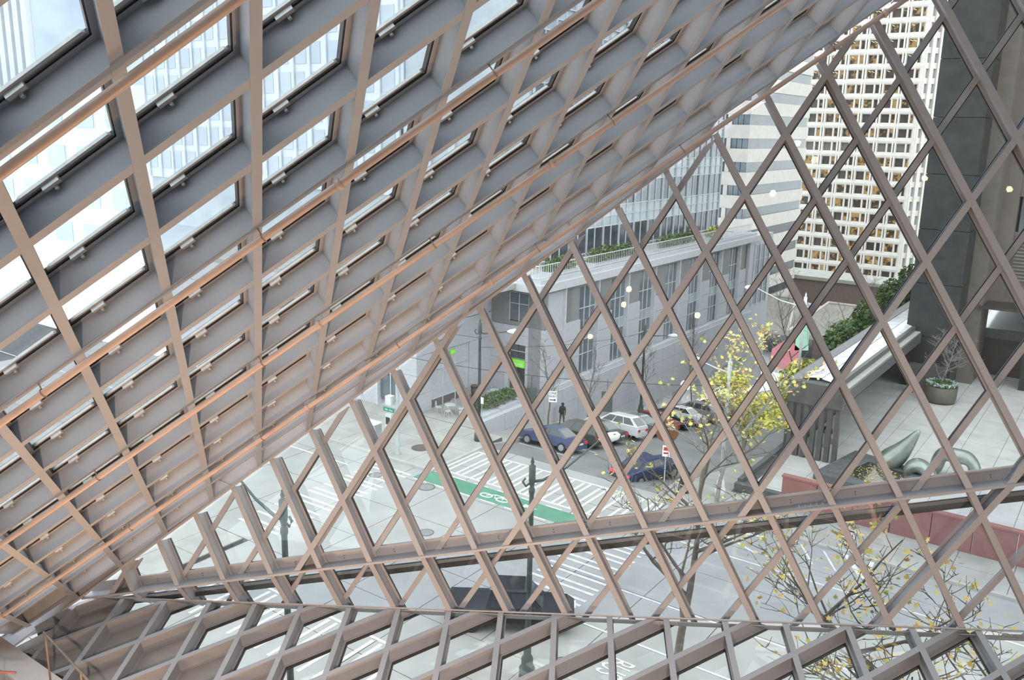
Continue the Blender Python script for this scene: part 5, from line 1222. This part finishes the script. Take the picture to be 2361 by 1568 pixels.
rows = [(47.3, 'sedan', 'navy', 'navy blue sedan nearest in the row of parked cars'), (50.2, 'wagon', 'olive', 'dark wagon with silver tailgate parked second in the row'), (53.1, 'sedan', 'grey', 'grey sedan parked between wagon and white crossover'),
        (56.2, 'suv', 'white', 'white crossover parked with its tail to the street'), (59.2, 'sedan', 'silver', 'silver sedan parked after the white crossover'), (62.0, 'sedan', 'red', 'bright red car in the parked row'),
        (64.8, 'sedan', 'dark', 'dark blue-black car parked beyond the red one'), (67.7, 'sedan', 'white', 'white sedan parked far down the row'), (70.8, 'suv', 'silver', 'silver van-like car parked near the far end'), (73.8, 'wagon', 'maroon', 'maroon wagon last in the parked row')]
for y, kind, colr, lab in rows: on_hill(car(lab, (-30.2, y, 0), math.pi, kind, colr), y)
bc = car('dark blue car driving away past the far crosswalk', (-22.4, 46.2, 0), math.radians(70), 'sedan', 'blue', tail='tail_on', name='moving_car', group='moving cars')
bc.location.z = hz(46.2) - 0.05
car('black pickup truck turning beneath the sill beam', (-18.9, 27.0, 0.0), math.radians(32), 'truck', 'black', name='moving_truck', group='moving cars', headon=True)

# ================================================================== people
def person_mat(name, bands, height):
    m = bpy.data.materials.new(name); m.use_nodes = True; nt = m.node_tree; bs_ = nt.nodes['Principled BSDF']; bs_.inputs['Roughness'].default_value = 0.85
    t = nt.nodes.new('ShaderNodeTexCoord'); sx = nt.nodes.new('ShaderNodeSeparateXYZ'); dv = nt.nodes.new('ShaderNodeMath'); dv.operation = 'DIVIDE'; dv.inputs[1].default_value = height
    r = nt.nodes.new('ShaderNodeValToRGB'); r.color_ramp.interpolation = 'CONSTANT'
    nt.links.new(t.outputs['Object'], sx.inputs[0]); nt.links.new(sx.outputs['Z'], dv.inputs[0]); nt.links.new(dv.outputs[0], r.inputs['Fac']); nt.links.new(r.outputs['Color'], bs_.inputs['Base Color'])
    els = r.color_ramp.elements
    while len(els) < len(bands): els.new(0.5)
    for e_, (p, c) in zip(els, bands): e_.position = p; e_.color = (*c, 1)
    MATS[name] = m
def person(label, loc, rz, H, bands, stride=0.16, lean=0.06, arms=((0.08, 0.0), (-0.08, 0.0)), mname='p'):
    e_ = empty('person', loc, rz); tag(e_, label, 'person')
    s = H / 1.75; J = {}; V = []; E_ = []; Rr = []
    def v(n, p, r): J[n] = len(V); V.append((p[0] * s, p[1] * s, p[2] * s)); Rr.append(r * s)
    def ed(*ns):
        for a, b2 in zip(ns, ns[1:]): E_.append((J[a], J[b2]))
    L_ = lean
    v('pelvis', (0, 0, .95), .15); v('waist', (0, L_ * .4, 1.12), .145); v('chest', (0, L_ * .8, 1.34), .17); v('neckb', (0, L_, 1.47), .075); v('neck', (0, L_ * 1.1, 1.53), .06); v('head', (0, L_ * 1.3, 1.62), .105); v('crown', (0, L_ * 1.3, 1.71), .075); v('nose', (0, L_ * 1.3 + .11, 1.615), .016)
    ed('pelvis', 'waist', 'chest', 'neckb', 'neck', 'head', 'crown'); ed('head', 'nose')
    for k, sd in enumerate((-1, 1)):
        st_ = stride * (1 if k else -1); ax, ay = arms[k]; q = str(k)
        v('hip' + q, (sd * .10, 0, .90), .11); v('knee' + q, (sd * .11, st_ * .55 + .03, .50), .075); v('ank' + q, (sd * .11, st_, .09), .05); v('toe' + q, (sd * .12, st_ + .17, .035), .035)
        ed('pelvis', 'hip' + q, 'knee' + q, 'ank' + q, 'toe' + q)
        v('sho' + q, (sd * .19, L_ * .85, 1.41), .075); v('elb' + q, (sd * .26, L_ * .6 + ay * .4, 1.14), .055); v('wri' + q, (sd * .26 + ax * sd, L_ * .5 + ay + .05, .90), .036); v('palm' + q, (sd * .26 + ax * sd, L_ * .5 + ay + .06, .83), .038)
        ed('chest', 'sho' + q, 'elb' + q, 'wri' + q, 'palm' + q)
        for f_ in range(4):
            v('f%d' % f_ + q, (sd * .26 + ax * sd, L_ * .5 + ay + .02 + f_ * .025, .775), .011); v('g%d' % f_ + q, (sd * .25 + ax * sd, L_ * .5 + ay + .025 + f_ * .025, .735 + .012 * abs(f_ - 1.5)), .009); ed('palm' + q, 'f%d' % f_ + q, 'g%d' % f_ + q)
        v('th' + q, (sd * .24 + ax * sd, L_ * .5 + ay + .115, .815), .012); v('tg' + q, (sd * .24 + ax * sd, L_ * .5 + ay + .13, .78), .010); ed('palm' + q, 'th' + q, 'tg' + q)
    me = bpy.data.meshes.new('body'); me.from_pydata(V, E_, [])
    person_mat('person_' + mname, bands, H); me.materials.append(MATS['person_' + mname])
    o = link('body', me, e_); md = o.modifiers.new('skin', 'SKIN'); md.use_smooth_shade = True
    for i, r in enumerate(Rr): me.skin_vertices[0].data[i].radius = (r, r)
    me.skin_vertices[0].data[0].use_root = True
    o.modifiers.new('sub', 'SUBSURF').levels = 1; o.modifiers['sub'].render_levels = 2
    hd = Vector((0, L_ * 1.3, 1.64)) * s
    MB().lathe([(0.02, -0.06), (0.115, -0.05), (0.122, 0.02), (0.10, 0.08), (0.05, 0.115), (0.005, 0.125)], 12).build('hair', 'hair_dark', e_, True, loc=tuple(hd - Vector((0, 0.03, 0))))
    return e_
person('person in a black coat walking with cane and tan bag on the plaza', (-14.85, 57.0, 0.0), math.radians(200), 1.68, [(0, (.6, .6, .6)), (.05, (.45, .42, .38)), (.47, (.40, .38, .36)), (.56, (.03, .03, .04)), (.86, (.55, .36, .27))], arms=((0.02, 0.05), (-0.02, 0.02)), mname='plaza')
cn_ = empty('walking_cane', (-15.12, 56.75, 0.0)); tag(cn_, 'thin walking cane held by the person on the plaza', 'cane')
MB().tube([(0, -0.12, 0.0), (0, 0.0, 0.86)], 0.014, 6).build('shaft', 'black_trim', cn_); MB().tube([(0, 0, 0.86), (0.0, 0.05, 0.91), (0, 0.12, 0.88)], 0.015, 6).build('handle', 'black_trim', cn_)
bg_ = empty('shopping_bag', (-14.58, 56.85, 0.30)); tag(bg_, 'tan shopping bag hanging from the plaza walker hand', 'bag')
MB().hexa([(-0.16, -0.09, 0), (0.16, -0.09, 0), (0.16, 0.09, 0), (-0.16, 0.09, 0)], [(-0.18, -0.07, 0.36), (0.18, -0.07, 0.36), (0.18, 0.07, 0.36), (-0.18, 0.07, 0.36)]).build('bag_body', 'cloth_tan', bg_)
MB().tube([(-0.1, 0, 0.36), (-0.05, 0, 0.50), (0.05, 0, 0.50), (0.1, 0, 0.36)], 0.012, 5).build('bag_handle', 'cloth_tan', bg_)
person('person in dark jacket and brown trousers walking downhill along the granite wall', (-33.9, 54.6, hz(54.6) + 0.13), math.radians(8), 1.72, [(0, (.05, .05, .05)), (.05, (.12, .09, .07)), (.50, (.045, .05, .05)), (.87, (.10, .07, .06))], arms=((0.0, 0.10), (0.0, -0.08)), lean=0.10, mname='wall')
bp_ = empty('backpack', (-33.88, 54.42, hz(54.6) + 1.15)); tag(bp_, 'dark backpack on the person by the granite wall', 'backpack')
MB().hexa([(-0.15, -0.10, 0), (0.15, -0.10, 0), (0.15, 0.08, 0), (-0.15, 0.08, 0)], [(-0.13, -0.06, 0.42), (0.13, -0.06, 0.42), (0.13, 0.08, 0.42), (-0.13, 0.08, 0.42)]).build('pack_body', 'cloth_black', bp_); MB().box((-0.1, -0.14, 0.05), (0.1, -0.09, 0.22)).build('pack_pocket', 'cloth_black', bp_)

# round pendant lamps in the hall behind the viewer: their glints show in the tall panes
lampspots = [((1450, 668), 'above the granite bays'), ((1438, 703), 'just under the upper granite glint'), ((1608, 727), 'low on the granite end bays'), ((1838, 330), 'high on the white tower'), ((1880, 367), 'on the louvred floor of the white tower'), ((2133, 411), 'at the white tower chamfer'), ((1782, 447), 'beside the far water strip'), ((2328, 437), 'on the dark tower louvres'), ((1360, 776), 'beside the lowest granite window')]
def rayw(q): return W @ np.array([(q[0] - 1180.5) / F_PX, (q[1] - 784.0) / F_PX, 1.0])
gb_ = MB().lathe([(0.0, -0.13), (0.09, -0.10), (0.13, 0.0), (0.09, 0.10), (0.0, 0.13)], 12).mesh('lamp_globe', 'lamp_glow'); gc_ = MB().tube([(0, 0, 0.12), (0, 0, 1.6)], 0.01, 5).mesh('lamp_cord', 'black_trim')
dG = dB + 0.352
for k, (q, where) in enumerate(lampspots):
    r = unit(rayw(q)); C0 = np.array([0, 0, CAMZ]); t = (dG - nB @ C0) / (nB @ r); hit = C0 + r * t; rr = r - 2 * (nB @ r) * nB
    p = hit + rr * (t + 4.0)
    e_ = empty('pendant_lamp', p.tolist()); tag(e_, 'round pendant lamp whose orange glint shows ' + where, 'lamp', 'hall lamps reflected in the panes')
    link('lamp_globe', gb_, e_); link('lamp_cord', gc_, e_)
